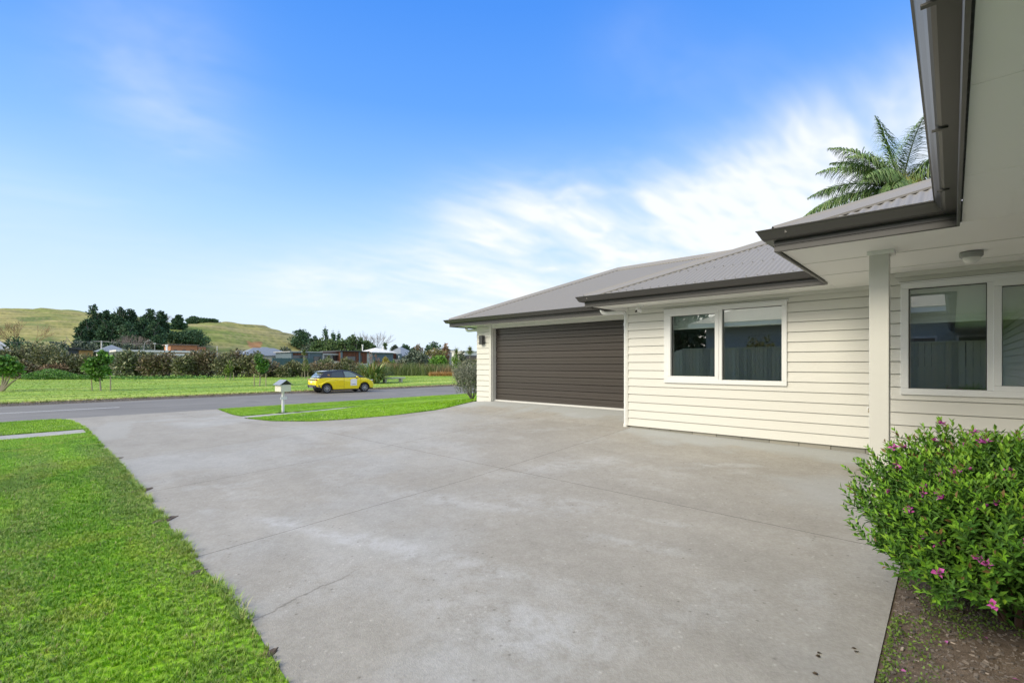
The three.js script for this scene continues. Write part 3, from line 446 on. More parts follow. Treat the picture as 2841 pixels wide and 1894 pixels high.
// ------------------------------------------------------------------ fittings on the house
{
  const l = thing('wall_lamp', 'dark grey box wall lamp beside the garage door', 'lamp', [-9.57, 1.86, GZ + .022]); const m = mat(.05, .052, .055, .45);
  part(l, 'housing', box(.13, .25, .10, 0, 0, .055, .008), m); part(l, 'back_plate', box(.10, .16, .012, 0, 0, .006), m); part(l, 'side_shade', new THREE.CylinderGeometry(.05, .05, .02, 16, 1, false, 0, Math.PI).rotateX(Math.PI / 2).rotateZ(-Math.PI / 2).translate(.062, -.01, .06), m);
  const c = thing('security_camera', 'small white security camera under the eave beside the downpipe corner', 'camera', [-4.15, SOF, -7.93]); part(c, 'mount', merge([new THREE.CylinderGeometry(.05, .05, .03, 16).translate(0, -.015, 0), tube([V(0, -.02, 0), V(-.01, -.06, .01)], .02, .018, 1, 8)]), whiteTrim); part(c, 'body', new THREE.CylinderGeometry(.032, .032, .11, 14).rotateX(Math.PI / 2 - .4).rotateY(-.5).translate(-.03, -.085, .04), whiteTrim); part(c, 'lens', new THREE.CylinderGeometry(.024, .024, .012, 14).rotateX(Math.PI / 2 - .4).rotateY(-.5).translate(-.055, -.112, .09), mat(.02, .02, .02, .2));
  const k = thing('ceiling_lamp', 'round grey porch light with white dome under the soffit', 'lamp', [.13, SOF - .005, -6.28]); part(k, 'base_ring', new THREE.LatheGeometry([[.0, 0], [.082, 0], [.086, -.008], [.084, -.04], [.075, -.05], [.0, -.05]].map(([a, b]) => new THREE.Vector2(a, b)), 28), mat(.30, .31, .30, .5)); part(k, 'dome', new THREE.SphereGeometry(.066, 24, 12, 0, Math.PI * 2, Math.PI / 2, Math.PI / 2).scale(1, .95, 1).translate(0, -.049, 0), phys(.75, .75, .72, .3, { clearcoat: .4 }));
  const tp = thing('garden_tap', 'small brass garden tap on the wall beside the porch post', 'tap', [-.83, .59, WZ + .02]); const br = mat(.35, .30, .20, .4, { metalness: .7 }); part(tp, 'flange', new THREE.CylinderGeometry(.035, .035, .012, 16).rotateX(Math.PI / 2).translate(0, 0, .006), whiteTrim); part(tp, 'spout', tube([V(0, 0, 0), V(0, 0, .05), V(0, -.01, .075), V(0, -.05, .08)], .012, .011, 10, 8), br); part(tp, 'handle', merge([tube([V(0, 0, .045), V(0, .04, .045)], .006, .006, 1, 6), box(.012, .012, .05, 0, .045, .05)]), br);
}

// ------------------------------------------------------------------ plants: helpers
const UP = V(0, 1, 0);
function rdir(R, up = 0) { const z = R() * 2 - 1, a = R() * 6.2832, s = Math.sqrt(1 - z * z); return V(s * Math.cos(a), z + up, s * Math.sin(a)).normalize(); }
function tint(c, R, k = .25) { const v = 1 + (R() - .5) * 2 * k, h = (R() - .5) * k * .5; return [c[0] * v * (1 + h), c[1] * v, c[2] * v * (1 - h)]; }
function leaf(s, p, dir, side, len, wid, col, fold = .25) { const n = V(0, 0, 0).crossVectors(side, dir); const m = p.clone().addScaledVector(dir, len * .5).addScaledVector(n, -len * .06), t = p.clone().addScaledVector(dir, len).addScaledVector(n, -len * fold * .3), a = m.clone().addScaledVector(side, wid).addScaledVector(n, wid * fold), b = m.clone().addScaledVector(side, -wid).addScaledVector(n, wid * fold); s.tri(p, a, t, col); s.tri(p, t, b, col); }
// a cloud of leaf clumps through a set of lobes: [cx, cy, cz, rx, ry, rz]
function crown(s, R, lobes, n, size, cols, o = {}) {
  const vol = lobes.map(l => l[3] * l[4] + l[3] * l[5]); const tot = vol.reduce((a, b) => a + b, 0);
  lobes.forEach((l, k) => { const c = Math.round(n * vol[k] / tot); const tone = R();
    for (let i = 0; i < c; i++) { const d = rdir(R, .12), rr = Math.pow(R(), o.shell || .38) * (1 + (R() - .5) * (o.rag || .3)); const p = V(l[0] + d.x * l[3] * rr, l[1] + d.y * l[4] * rr, l[2] + d.z * l[5] * rr); const dd = d.clone().multiplyScalar(o.out ?? .8).add(rdir(R, o.up ?? .15)).normalize(); const sd = V(0, 0, 0).crossVectors(dd, rdir(R)).normalize(); const q = cols[Math.floor(clamp(tone * .5 + R() * .75, 0, .999) * cols.length)]; const z = size * (.6 + R() * .8); leaf(s, p, dd, sd, z, z * (o.wide || .36), tint(q, R, o.vary || .28), .3); } });
}
function blade(s, p, dir, len, wid, droop, col, segs = 4) { // sword leaf bending under its weight
  const side = V(0, 0, 0).crossVectors(dir, UP).normalize(); let a = p.clone(), d = dir.clone(), w0 = wid * .6; for (let i = 0; i < segs; i++) { const d2 = d.clone(); d2.y -= droop * (i + .5) / segs; d2.normalize(); const b = a.clone().addScaledVector(d2, len / segs), w1 = i === segs - 1 ? .001 : wid * (1 - Math.pow((i + 1) / segs, 2.2)); const A1 = a.clone().addScaledVector(side, w0), A2 = a.clone().addScaledVector(side, -w0), B1 = b.clone().addScaledVector(side, w1), B2 = b.clone().addScaledVector(side, -w1); s.tri(A1, B1, B2, col); s.tri(A1, B2, A2, col); a = b; d = d2; w0 = w1; }
}
const barkMat = mat(.13, .105, .08, .95), paleBark = mat(.34, .29, .23, .95), greyBark = mat(.22, .20, .18, .95);
function limbs(R, h, r, n, spread, y0 = 0) { const g = []; g.push(tube([V(0, y0, 0), V((R() - .5) * .1 * h, h * .5, (R() - .5) * .1 * h), V((R() - .5) * .15 * h, h * .95, (R() - .5) * .15 * h)], r, r * .35, 6, 7)); for (let i = 0; i < n; i++) { const a = R() * 6.283, t = .3 + .55 * R(); g.push(tube([V(0, h * t, 0), V(Math.cos(a) * spread * .5, h * (t + .18), Math.sin(a) * spread * .5), V(Math.cos(a) * spread, h * (t + .26 + R() * .15), Math.sin(a) * spread)], r * .45, r * .12, 5, 5)); } return merge(g); }

// shrub built in its own space, standing at p
function shrub(name, label, cat, p, w, h, d, seed, cols, o = {}) {
  const R = rng(seed), t = thing(name, label, cat, [p.x, p.y, p.z], 0, o.group), lobes = []; const n = o.lobes || 9;
  for (let i = 0; i < n; i++) { const a = R() * 6.283, q = Math.sqrt(R()) * .62, yy = o.low ? .30 + R() * .34 : .42 + R() * .32; lobes.push([Math.cos(a) * q * w / 2, h * yy, Math.sin(a) * q * d / 2, w * (.2 + R() * .12), h * (.2 + R() * .12), d * (.2 + R() * .12)]); }
  lobes.push([0, h * .5, 0, w * .34, h * .46, d * .34]); lobes.push([w * .22, h * .3, d * .1, w * .26, h * .3, d * .3], [-w * .22, h * .3, d * .1, w * .26, h * .3, d * .3]);
  const s = new Soup(); crown(s, R, lobes, o.n || 1800, o.size || .3, cols, o); part(t, 'foliage', s.geo(), o.m || leafMat);
  const st = []; for (let i = 0; i < (o.stems || 7); i++) { const a = R() * 6.283, q = R() * .42, b = a + (R() - .5); st.push(tube([V(Math.cos(a) * q * .2 * w, -.05, Math.sin(a) * q * .2 * d), V(Math.cos(a) * q * .5 * w, h * .35, Math.sin(a) * q * .5 * d), V(Math.cos(b) * q * w, h * (.7 + R() * .28), Math.sin(b) * q * d)], .028 + h * .006, .008, 5, 4)); }
  part(t, 'stems', merge(st), o.bark || barkMat); return t;
}
const C = { brown: [[.185, .15, .085], [.16, .14, .075], [.215, .17, .10], [.15, .15, .07]], olive: [[0.127, 0.146, 0.06], [0.166, 0.18, 0.074], [0.196, 0.196, 0.097], [0.106, 0.127, 0.053]], pale: [[0.204, 0.228, 0.12], [0.156, 0.186, 0.084], [0.264, 0.282, 0.168], [0.12, 0.156, 0.066]], dark: [[0.043, 0.104, 0.047], [0.059, 0.133, 0.062], [0.036, 0.081, 0.04], [0.079, 0.155, 0.065]], green: [[0.091, 0.221, 0.033], [0.117, 0.273, 0.039], [0.072, 0.169, 0.026]], lime: [[.11, .25, .02], [.14, .30, .03], [.08, .19, .02]], pohu: [[0.083, 0.117, 0.076], [0.117, 0.158, 0.103], [0.179, 0.213, 0.158], [0.062, 0.097, 0.062]], tan: [[.26, .19, .10], [.22, .16, .08], [.30, .22, .12], [.18, .16, .07]], gold: [[.34, .30, .06], [.28, .27, .05], [.38, .31, .08]], grey: [[0.255, 0.27, 0.217], [0.195, 0.217, 0.165], [0.33, 0.338, 0.277], [0.135, 0.158, 0.112]] };
const baseAt = (sx, F, yy = -.66) => { const p = atF(sx, HOR, F); p.y = yy; return p; };
const hOf = (sy, F, yb = -.66) => CAM_Y + (HOR - sy) * F / FOC - yb;

// ------------------------------------------------------------------ scrub along the far side of the reserve
{
  const G = 'scrub bushes along the far side of the reserve'; const B = (sx, top, F, wpx, cols, nm, lab, o = {}) => { const p = baseAt(sx, F), w = wpx * F / FOC, h = hOf(top, F); return shrub(nm, lab, 'bush', p, w, h, Math.min(w, 5), Math.round(sx * 7 + top), cols, { group: G, n: Math.round(1300 + w * h * 55), size: .34, wide: .26, up: .35, rag: .45, ...o }); };
  const ol = 'tall olive green scrub bush rising in front of the dark shed house', br = 'brown twiggy scrub bush in the row behind the reserve lawn', gr = 'pale grey green rounded bush in the scrub row below the white carport', lo = 'low brown scrub bush below the blue fence';
  B(-40, 968, 63, 110, C.olive, 'scrub_bush', ol); B(30, 962, 64, 90, C.olive, 'scrub_bush', ol); B(85, 949, 66, 110, C.olive, 'scrub_bush', ol); B(140, 960, 64, 100, C.olive, 'scrub_bush', ol); B(185, 976, 62, 80, C.olive, 'scrub_bush', ol);
  B(120, 945, 76, 90, C.pale, 'pale_bush', 'pale silvery bush standing behind the olive scrub', { wide: .4 });
  B(60, 1000, 60, 80, C.brown, 'scrub_bush', br); B(150, 1010, 60, 70, [[.2, .13, .075], [.16, .11, .06], [.24, .16, .09]], 'scrub_bush', 'rust brown dead bush among the olive scrub', { size: .26 });
  B(235, 985, 62, 70, C.olive, 'scrub_bush', 'dark olive bush behind the bushy staked sapling'); B(280, 990, 64, 70, C.brown, 'scrub_bush', br);
  B(345, 972, 63, 80, C.pale, 'grey_green_bush', gr, { wide: .4 }); B(390, 975, 65, 70, C.pale, 'grey_green_bush', gr, { wide: .4 });
  for (const [sx, top, F, w, c] of [[420, 985, 63, 60, C.brown], [462, 978, 64, 70, C.brown], [505, 984, 62, 60, C.olive], [540, 974, 64, 70, C.brown], [580, 970, 65, 75, C.brown], [622, 978, 64, 65, C.olive], [655, 972, 66, 70, C.brown], [692, 977, 65, 70, C.olive], [728, 994, 64, 60, C.brown]]) B(sx, top, F, w, c, 'scrub_bush', c === C.brown ? br : 'olive brown scrub bush in the row behind the reserve lawn', { stems: 12, bark: greyBark });
  for (const [sx, top, F, w, c] of [[762, 1010, 66, 55, C.brown], [785, 1015, 64, 40, C.olive], [812, 998, 67, 52, C.olive], [845, 1008, 68, 55, C.brown], [880, 1004, 70, 60, C.brown], [915, 1006, 72, 60, C.brown], [950, 1004, 74, 60, C.olive], [985, 1006, 76, 60, C.brown]]) B(sx, top, F, w, c, 'low_scrub_bush', c === C.brown ? lo : 'low olive scrub bush below the blue fence', { low: true });
  // fresh green weeds at the foot of the olive scrub
  const R = rng(91), s = new Soup(); for (let i = 0; i < 7000; i++) { const sx = 60 + R() * 200 + (R() < .3 ? R() * 420 : 0), F = 56 + R() * 3.5, p = baseAt(sx, F, RESERVE_Y - .03); const hh = .9 * Math.exp(-Math.pow((sx - 140) / 60, 2)) + .3; const q = V(p.x, p.y + R() * hh, p.z), d = rdir(R, .6); leaf(s, q, d, V(0, 0, 0).crossVectors(d, rdir(R)).normalize(), .16 + R() * .12, .05, tint(C.green[Math.floor(R() * 3)], R)); }
  const o = single('weeds', s.geo(), leafMat, 'bright green weeds at the foot of the olive scrub', 'weeds'); o.userData.kind = 'stuff';
  // reeds and tall dry grass to the right of the flax
  const r2 = new Soup(); for (let i = 0; i < 9000; i++) { const sx = 1045 + R() * 290, F = 74 + R() * 14, p = baseAt(sx, F, RESERVE_Y - .1); const n = vn(sx * .03, F * .1), c = n > .55 ? tint(C.tan[Math.floor(R() * 4)], R) : tint([[.13, .17, .05], [.16, .19, .07], [.10, .15, .04]][Math.floor(R() * 3)], R); blade(r2, p, rdir(R, 3.2), (1.2 + R() * 1.1) * (sx > 1180 ? 1.0 : 1.1), .035, .5, c, 2); }
  for (let i = 0; i < 2500; i++) { const sx = 1190 + R() * 120, F = 71 + R() * 3, p = baseAt(sx, F, RESERVE_Y - .1); blade(r2, p, rdir(R, 2), .6 + R() * .4, .03, .8, tint([.42, .24, .08], R), 2); }
  const o2 = single('reeds', r2.geo(), leafMat, 'tan and green reeds beyond the timber bench', 'reeds'); o2.userData.kind = 'stuff';
    const P = (sx, top, F, wpx, cols, nm, lab, o) => B(sx, top, F, wpx, cols, nm, lab, { group: undefined, ...o });
  P(1155, 972, 82, 62, C.pohu, 'dark_bush', 'large dark bush leaning over the reeds', { wide: .45, size: .3, n: 3400 }); P(1113, 994, 84, 36, C.pohu, 'dark_bush', 'small dark bush on a thin trunk beside the large dark bush', { wide: .45, size: .28 }); P(1140, 1000, 80, 34, C.green.map(c => [c[0] * .6, c[1] * .5, c[2] * 1.6]), 'dark_bush', 'deep green bush in front of the large dark bush', { low: true, size: .26 });
  P(1216, 984, 92, 68, C.lime, 'lime_bush', 'bright green rounded bush beyond the reeds', { size: .3, wide: .45 }); P(1068, 990, 96, 22, C.gold, 'golden_bush', 'golden yellow round bush beside the flax', { size: .26, wide: .45 }); P(1090, 1000, 98, 30, C.green, 'green_bush', 'green bush below the white-roofed blue house', { size: .3 }); P(1045, 1000, 100, 34, C.dark, 'dark_shrub', 'very dark shrub beside the golden bush', {});
  P(1305, 996, 84, 60, C.olive, 'olive_bush', 'olive bush behind the grey shrub by the garage', {}); P(960, 992, 84, 40, C.olive, 'garden_bush', 'leafy garden bush under the cedar wall window', {}); P(905, 996, 84, 46, C.pale, 'garden_bush', 'pale spiky garden bush below the open verandah', { wide: .2, size: .5 });
}

// ------------------------------------------------------------------ staked saplings on the reserve
const stakeMat = mat(.40, .34, .23, .9), tieMat = mat(.02, .02, .02, .8);
function sapling(label, sx, baseY, F, top, wpx, lowY, stakes, cols, seed, o = {}) {
  const p = baseAt(sx, F); p.y = rh(p.x, p.z); const R = rng(seed), h = hOf(top, F, p.y), w = wpx * F / FOC, lo = hOf(lowY, F, p.y); const t = thing('young_tree', label, 'tree', [p.x, p.y, p.z], 0, o.group);
  part(t, 'trunk', limbs(R, h * .9, .035 + h * .006, 9, w * .3, -.05), paleBark); const lobes = []; for (let i = 0; i < 9; i++) { const q = i / 8, a = R() * 6.283, rr = w * .5 * (o.cone ? 1.1 - q * .9 : Math.sin(Math.PI * (.18 + q * .75))); lobes.push([Math.cos(a) * rr * .55, lerp(lo + .12 * h, h * .9, q), Math.sin(a) * rr * .55, Math.max(.14, rr * .62), h * .11, Math.max(.14, rr * .62)]); }
  const s = new Soup(); crown(s, R, lobes, o.n || 900, o.size || .15, cols, { wide: .42, up: -.05, rag: .5 }); part(t, 'crown', s.geo(), leafMat);
  for (const [dx, hh, lean] of stakes) { const q = baseAt(sx + dx, F + (R() - .5) * .6); q.y = rh(q.x, q.z); const k = thing('tree_stake', 'wooden stake beside the young tree: ' + o.short, 'stake', [q.x, q.y, q.z], 0, 'stakes of ' + o.short); part(k, 'post', tube([V(0, -.1, 0), V(lean, hh, lean * .5)], .04, .036, 1, 7), stakeMat); part(k, 'cap', tube([V(lean * .98, hh - .06, lean * .49), V(lean, hh + .008, lean * .5)], .043, .043, 1, 8), tieMat); }
  if (o.tie) { const d0 = stakes[0][0] * F / FOC, d1 = stakes[stakes.length - 1][0] * F / FOC, e = V(.733, 0, -.68); part(t, 'tie_band', tube([e.clone().multiplyScalar(d0).setY(o.tie), V(0, o.tie - .12, 0), e.clone().multiplyScalar(d1).setY(o.tie)], .022, .022, 6, 5), tieMat); }
  return t;
}
sapling('bushy bright green staked young tree near the centre line end', 278, 1085, 32.5, 973, 64, 1056, [[-24, 1.12, .12], [27, 1.1, 0]], [...C.lime, ...C.green], 5, { n: 1500, size: .2, short: 'the bushy bright green tree' });
sapling('small yellow green conical young tree in front of brown scrub', 636, 1054, 54, 1000, 26, 1044, [[-11, .9, 0], [11, .9, 0]], [[.17, .24, .03], [.13, .2, .03]], 6, { cone: true, short: 'the conical tree' });
sapling('dark green young tree tied between two tall stakes behind the mailbox', 719, 1071, 39.5, 985, 42, 1040, [[-15, 1.12, 0], [17.5, 1.1, 0]], [...C.green, [.06, .12, .03]], 7, { tie: 1.05, n: 1100, size: .2, short: 'the tall tied tree' });
sapling('thin sparse young tree between stakes behind the yellow car', 845, 1050, 60, 990, 20, 1034, [[-8, .85, 0], [8, .85, -.05]], [[.20, .24, .08], [.16, .2, .06]], 8, { n: 350, short: 'the sparse tree' });
sapling('light green young tree on three stakes beyond the bench', 1264, 1050, 59, 983, 27, 1020, [[-8, 1.25, 0], [1, 1.2, .03], [9, 1.2, 0]], [...C.lime, [.16, .22, .05]], 9, { tie: 1.22, n: 700, short: 'the three-stake tree' });
for (const dx of [0, 11]) { const q = baseAt(1210 + dx, 74); q.y = rh(q.x, q.z); single('tree_stake', tube([V(0, -.1, 0), V(.02, .75, 0)], .04, .036, 1, 7), stakeMat, 'short bare stake of a pair in front of the reeds', 'stake', [q.x, q.y, q.z], 'pair of short bare stakes'); }
{ // the spreading tree on the left
  const F = 31.6, p = baseAt(2, F); p.y = rh(p.x, p.z); const R = rng(44), t = thing('spreading_tree', 'spreading bright green tree with several trunks on the reserve', 'tree', [p.x, p.y, p.z]); const g = []; for (const [a, l] of [[-.6, 1.2], [.5, 1.1], [.2, 1.5], [-1.0, 1.0], [.9, 1.2], [1.6, 1.0]]) { const e = V(.733, 0, -.68); g.push(tube([V(0, -.05, 0), e.clone().multiplyScalar(a * .35).setY(.5), e.clone().multiplyScalar(a * .8).setY(l)], .085, .03, 6, 7)); } part(t, 'trunk', merge(g), paleBark);
  const s = new Soup(); crown(s, R, [[0, 1.65, 0, 1.0, .5, .9], [.5, 1.45, -.5, .55, .4, .5], [-.6, 1.5, .4, .6, .4, .6], [.3, 1.95, -.2, .5, .35, .5], [-.7, 2.0, .5, .6, .45, .6]], 2200, .2, [...C.lime, ...C.green], { wide: .45, rag: .45 }); part(t, 'crown', s.geo(), leafMat);
}

// ------------------------------------------------------------------ flax, bench
{
  const F = 45, p = baseAt(1033, F); p.y = rh(p.x, p.z); const R = rng(70), t = thing('flax_bush', 'large green flax bush with long drooping leaves beside the bench', 'bush', [p.x, p.y, p.z]); const s = new Soup();
  for (let i = 0; i < 620; i++) { const a = R() * 6.283, r = Math.sqrt(R()) * .55, d = V(Math.cos(a), .7 + R() * 2.6, Math.sin(a)).normalize(); blade(s, V(Math.cos(a) * r, .0, Math.sin(a) * r), d, 1.7 + R() * 1.05, .045 + R() * .02, .22 + R() * .42, tint(R() < .3 ? [.36, .40, .16] : R() < .12 ? [.38, .29, .12] : [.12, .21, .06], R, .3), 6); } part(t, 'leaves', s.geo(), leafMat);
  for (const [dx, h] of [[-.35, 3.0], [-.1, 2.75], [.4, 2.7], [.7, 2.4]]) { const e = V(.733 * dx, 0, -.68 * dx); const st = part(t, 'flower_stalk', tube([V(0, .2, 0), e.clone().multiplyScalar(.5).setY(h * .6), e.clone().setY(h)], .022, .012, 6, 5), mat(.20, .09, .06, .9)); const q = new Soup(); for (let i = 0; i < 26; i++) { const y = lerp(h * .72, h, R()), d = rdir(R, .4); leaf(q, e.clone().multiplyScalar(.8).setY(y), d, V(0, 0, 0).crossVectors(d, rdir(R)).normalize(), .2, .03, tint([.26, .15, .11], R)); } part(st, 'flower_head', q.geo(), leafMat); }
  const q = onX(1092, HOR, -1); const b = baseAt(1090, 46.5); b.y = rh(b.x, b.z); const bn = thing('park_bench', 'weathered grey timber bench beside the flax bush', 'bench', [b.x, b.y, b.z]); const tm = [mat(.50, .49, .44, .9), mat(.44, .43, .39, .9)];
  for (const z of [-.85, .95]) part(bn, 'leg', box(.42, .36, .2, 0, .18, z, .01), tm[1]); for (let k = 0; k < 3; k++) part(bn, 'seat_beam', box(.155, .15, 2.5, (k - 1) * .165, .435, 0, .012), tm[k % 2]);
}

// ------------------------------------------------------------------ trees on the hills and among the houses
function pine(label, sx, top, wpx, F, seed, cols, o = {}) {
  const R = rng(seed), p0 = atF(sx, HOR, F); const R_ = (sx - CX) * F / FOC; const yb = Math.max(-1, hillH(F, R_)) - .3; const h = CAM_Y + (HOR - top) * F / FOC - yb, w = wpx * F / FOC; const t = thing(o.name || 'pine_tree', label, 'tree', [p0.x, yb, p0.z], 0, o.group);
  part(t, 'trunk', limbs(R, h * .9, .18 + h * .012, 5, w * .25, 0), greyBark); const lobes = []; const n = o.lobes || 20;
  for (let i = 0; i < n; i++) { const q = (i + .5) / n, a = R() * 6.283, prof = o.round ? Math.sqrt(Math.max(.05, 1 - Math.pow(q * 1.7 - .75, 2))) : (1 - q * .72) * (.75 + .5 * R()); const rr = w * .5 * prof; lobes.push([Math.cos(a) * rr * .6, h * lerp(o.lift || .14, .93, q), Math.sin(a) * rr * .6, rr * .55, h * .065 + rr * .12, rr * .55]); }
  const s = new Soup(); crown(s, R, lobes, o.n || 3400, o.size || .95, cols, { wide: .3, up: .3, rag: .4, vary: .3, ...o }); if (!o.round) crown(s, R, [[0, h * .95, 0, w * .07, h * .06, w * .07]], 60, .8, cols, { wide: .3 }); part(t, 'crown', s.geo(), needleMat); return t;
}
{
  const L = 'dark pine in the dense grove on the hillside', G = 'pines in the hillside grove';
  for (const [sx, top, w, F] of [[262, 848, 62, 285], [240, 886, 66, 272], [296, 862, 50, 290], [332, 854, 66, 285], [362, 858, 50, 290], [300, 892, 70, 268], [352, 896, 80, 266], [412, 858, 66, 285], [392, 880, 60, 275], [447, 864, 56, 292], [425, 896, 60, 272], [220, 915, 46, 266]]) pine(L, sx, top, w, F - 62, Math.round(sx * 3 + top), C.dark, { group: G });
  pine('pointed dark pine standing apart at the right end of the grove', 493, 874, 38, 255, 11, C.dark, {}); pine('rounded dark pine on the skyline saddle', 545, 879, 44, 300, 12, C.dark, { round: true }); pine('second rounded dark pine on the skyline saddle, lower and broader', 578, 886, 46, 300, 13, C.dark, { round: true }); pine('broad dark tree behind the orange house', 525, 916, 104, 225, 14, C.dark, { round: true, n: 3400 });
  pine('broad dark green tree at the foot of the round hill', 835, 914, 62, 300, 15, C.dark, { round: true, name: 'hill_tree' }); pine('dark tree beside the broad tree at the hill foot', 868, 932, 40, 280, 16, C.dark, { round: true, name: 'hill_tree' });
  for (const [sx, top, w] of [[902, 900, 30], [923, 912, 26], [939, 914, 34]]) { const t = pine('tall narrow pine with a bare spire behind the blue house', sx, top + 14, w, 180, sx, C.dark.map(c => c.map(v => v * 1.3)), { group: 'spired pines behind the blue house', name: 'spired_pine', lobes: 12, n: 1500, size: .7 }); const R = rng(sx), F = 180, yb = t.position.y, h = CAM_Y + (HOR - top) * F / FOC - yb; part(t, 'spire', merge([tube([V(0, h * .6, 0), V(0, h, 0)], .12, .03, 1, 5), ...[.82, .86, .9, .94].flatMap(q => [0, 1, 2].map(k => { const a = k * 2.1 + q * 9; return tube([V(0, h * q, 0), V(Math.cos(a) * .7, h * q + .15, Math.sin(a) * .7)], .06, .03, 1, 4); }))]), mat(.06, .08, .05, .9)); }
  const mm = C.dark.map(c => [c[0] * 1.9, c[1] * 1.45, c[2] * 1.1]);
  for (const [sx, top, w, F] of [[885, 938, 50, 168], [915, 942, 60, 165], [955, 940, 60, 165], [985, 930, 60, 168], [1012, 945, 44, 172], [1030, 952, 40, 176]]) pine('dense olive dark macrocarpa tree behind the blue and cedar house', sx, top, w, F, sx + 3, mm, { group: 'macrocarpas behind the blue house', name: 'macrocarpa_tree', round: true, size: .8 });
  pine('small conifer at the right end of the macrocarpas', 1068, 954, 14, 172, 31, mm, { name: 'macrocarpa_tree', n: 600, size: .6 });
  // middle band of coastal trees below the grove
  const cg = 'pale topped coastal trees below the grove'; for (const [sx, top, w, F] of [[-20, 938, 60, 150], [50, 934, 80, 150], [165, 945, 60, 138], [205, 942, 70, 138], [262, 950, 70, 140], [310, 946, 70, 142], [360, 950, 60, 142], [405, 958, 50, 140]]) pine(sx < 100 ? 'dark coastal tree at the foot of the tan slope' : 'coastal tree with silvery leaf tips below the pine grove', sx, top, w, F, sx + 100, sx < 100 ? C.dark : C.pohu, { group: cg, name: 'coastal_tree', round: true, n: 1700, size: .6, wide: .4 });
  for (const [sx, top, w] of [[790, 960, 36], [850, 953, 44]]) pine('grey green tree behind the blue roofs at the hill foot', sx, top, w, 175, sx, C.pohu, { group: 'grey trees behind the blue roofs', name: 'coastal_tree', round: true, n: 1200, size: .6, wide: .4 });
  // skyline trees at the right
  pine('flat topped dark tree on the skyline behind the grey roof', 1094, 958, 20, 230, 51, C.pohu.map(c => c.map(v => v * .8)), { round: true, lift: .6, n: 700, name: 'skyline_tree' }); pine('second flat topped dark tree on the skyline, taller and fuller', 1124, 956, 24, 230, 52, C.dark, { round: true, lift: .55, n: 800, name: 'skyline_tree' });
  pine('tan autumn tree on the skyline', 1155, 955, 38, 220, 53, C.tan, { round: true, n: 1500, size: .8, name: 'autumn_tree' }); pine('dark spreading tree on the skyline behind the bright green bush', 1202, 950, 40, 230, 54, C.dark, { round: true, lift: .45, n: 900, name: 'skyline_tree' }); pine('large tan and green autumn tree behind the bright green bush', 1208, 966, 66, 150, 55, [...C.tan, [.2, .19, .06], [.14, .16, .05]], { round: true, n: 2200, size: .6, name: 'autumn_tree' }); pine('pinkish bare topped tree beside the dark skyline tree', 1232, 954, 30, 200, 56, C.tan.map(c => [c[0] * 1.05, c[1] * .9, c[2]]), { round: true, n: 700, name: 'autumn_tree' }); pine('dark tree behind the long-leaved cabbage tree', 1282, 972, 26, 104, 57, C.pohu.map(c => c.map(v => v * .7)), { round: true, n: 900, size: .4, name: 'dark_tree' }); pine('dark hedge tree on the skyline between two autumn trees', 1140, 968, 18, 210, 58, C.dark, { round: true, n: 500, name: 'skyline_tree' });
  // bare trees
  const bare = (label, sx, base, top, wpx, F, m, seed, fan = 1) => { const R = rng(seed), yb = base !== null ? base : Math.max(-1, hillH(F, (sx - CX) * F / FOC)) - .2, p = atF(sx, HOR, F), h = CAM_Y + (HOR - top) * F / FOC - yb, w = wpx * F / FOC; const t = thing('bare_tree', label, 'tree', [p.x, yb, p.z]); const g = []; const grow = (a, d, l, r, n) => { const b = a.clone().addScaledVector(d, l); g.push(tube([a, b], r, r * .7, 1, 4)); if (n > 0) for (let i = 0; i < 3; i++) { const e = d.clone().add(rdir(R, .35).multiplyScalar(.55 * fan)).normalize(); grow(b, e, l * (.62 + R() * .22), r * .62, n - 1); } }; for (let i = 0; i < 5; i++) grow(V(0, 0, 0), V((R() - .5) * w / h * 1.6, 1, (R() - .5) * w / h * 1.6).normalize(), h * .34, h * .012, 4); part(t, 'branches', merge(g), m); };
  bare('leafless tan willow in front of the tan slope', 62, null, 886, 92, 205, mat(.36, .27, .15, .95), 61); bare('grey leafless tree among the pines', 458, null, 872, 30, 268, mat(.22, .19, .165, .95), 62, 1.2); bare('tall thin leafless tree behind the cedar wall', 1030, null, 921, 60, 185, mat(.30, .27, .24, .95), 63, .8); bare('pale leafless shrub below the pine grove', 372, null, 934, 40, 146, mat(.28, .23, .2, .95), 64);
  // cabbage trees and small palm
  const cabbage = (label, sx, top, wpx, F, hang, seed, cat = 'tree') => { const R = rng(seed), p = baseAt(sx, F, -.8), h = hOf(top, F, -.8), w = wpx * F / FOC; const t = thing('cabbage_tree', label, cat, [p.x, p.y, p.z]); part(t, 'trunk', tube([V(0, 0, 0), V(.1, h * .4, .1), V(0, h - w * .45, 0)], .13, .1, 5, 7), greyBark); const s = new Soup(); for (let i = 0; i < 300; i++) { const d = rdir(R, hang ? .25 : .2); blade(s, V(0, h - w * .48 - (hang ? R() * w * .7 : 0), 0), d, w * (.42 + R() * .16), .05, .45, tint([[.13, .19, .045], [.18, .23, .07], [.09, .14, .035], [.25, .25, .10]][Math.floor(R() * 4)], R), 4); } part(t, 'leaf_head', s.geo(), leafMat); };
  cabbage('small cabbage tree in front of the blue fence', 843, 968, 20, 96, false, 71); cabbage('short cabbage tree beside the verandah', 911, 984, 18, 95, false, 72); cabbage('large cabbage tree with hanging leaves beyond the three-stake tree', 1266, 956, 34, 98, true, 73); cabbage('palm-like tree beside the white flat-roofed house', 1303, 958, 30, 108, false, 74);
}

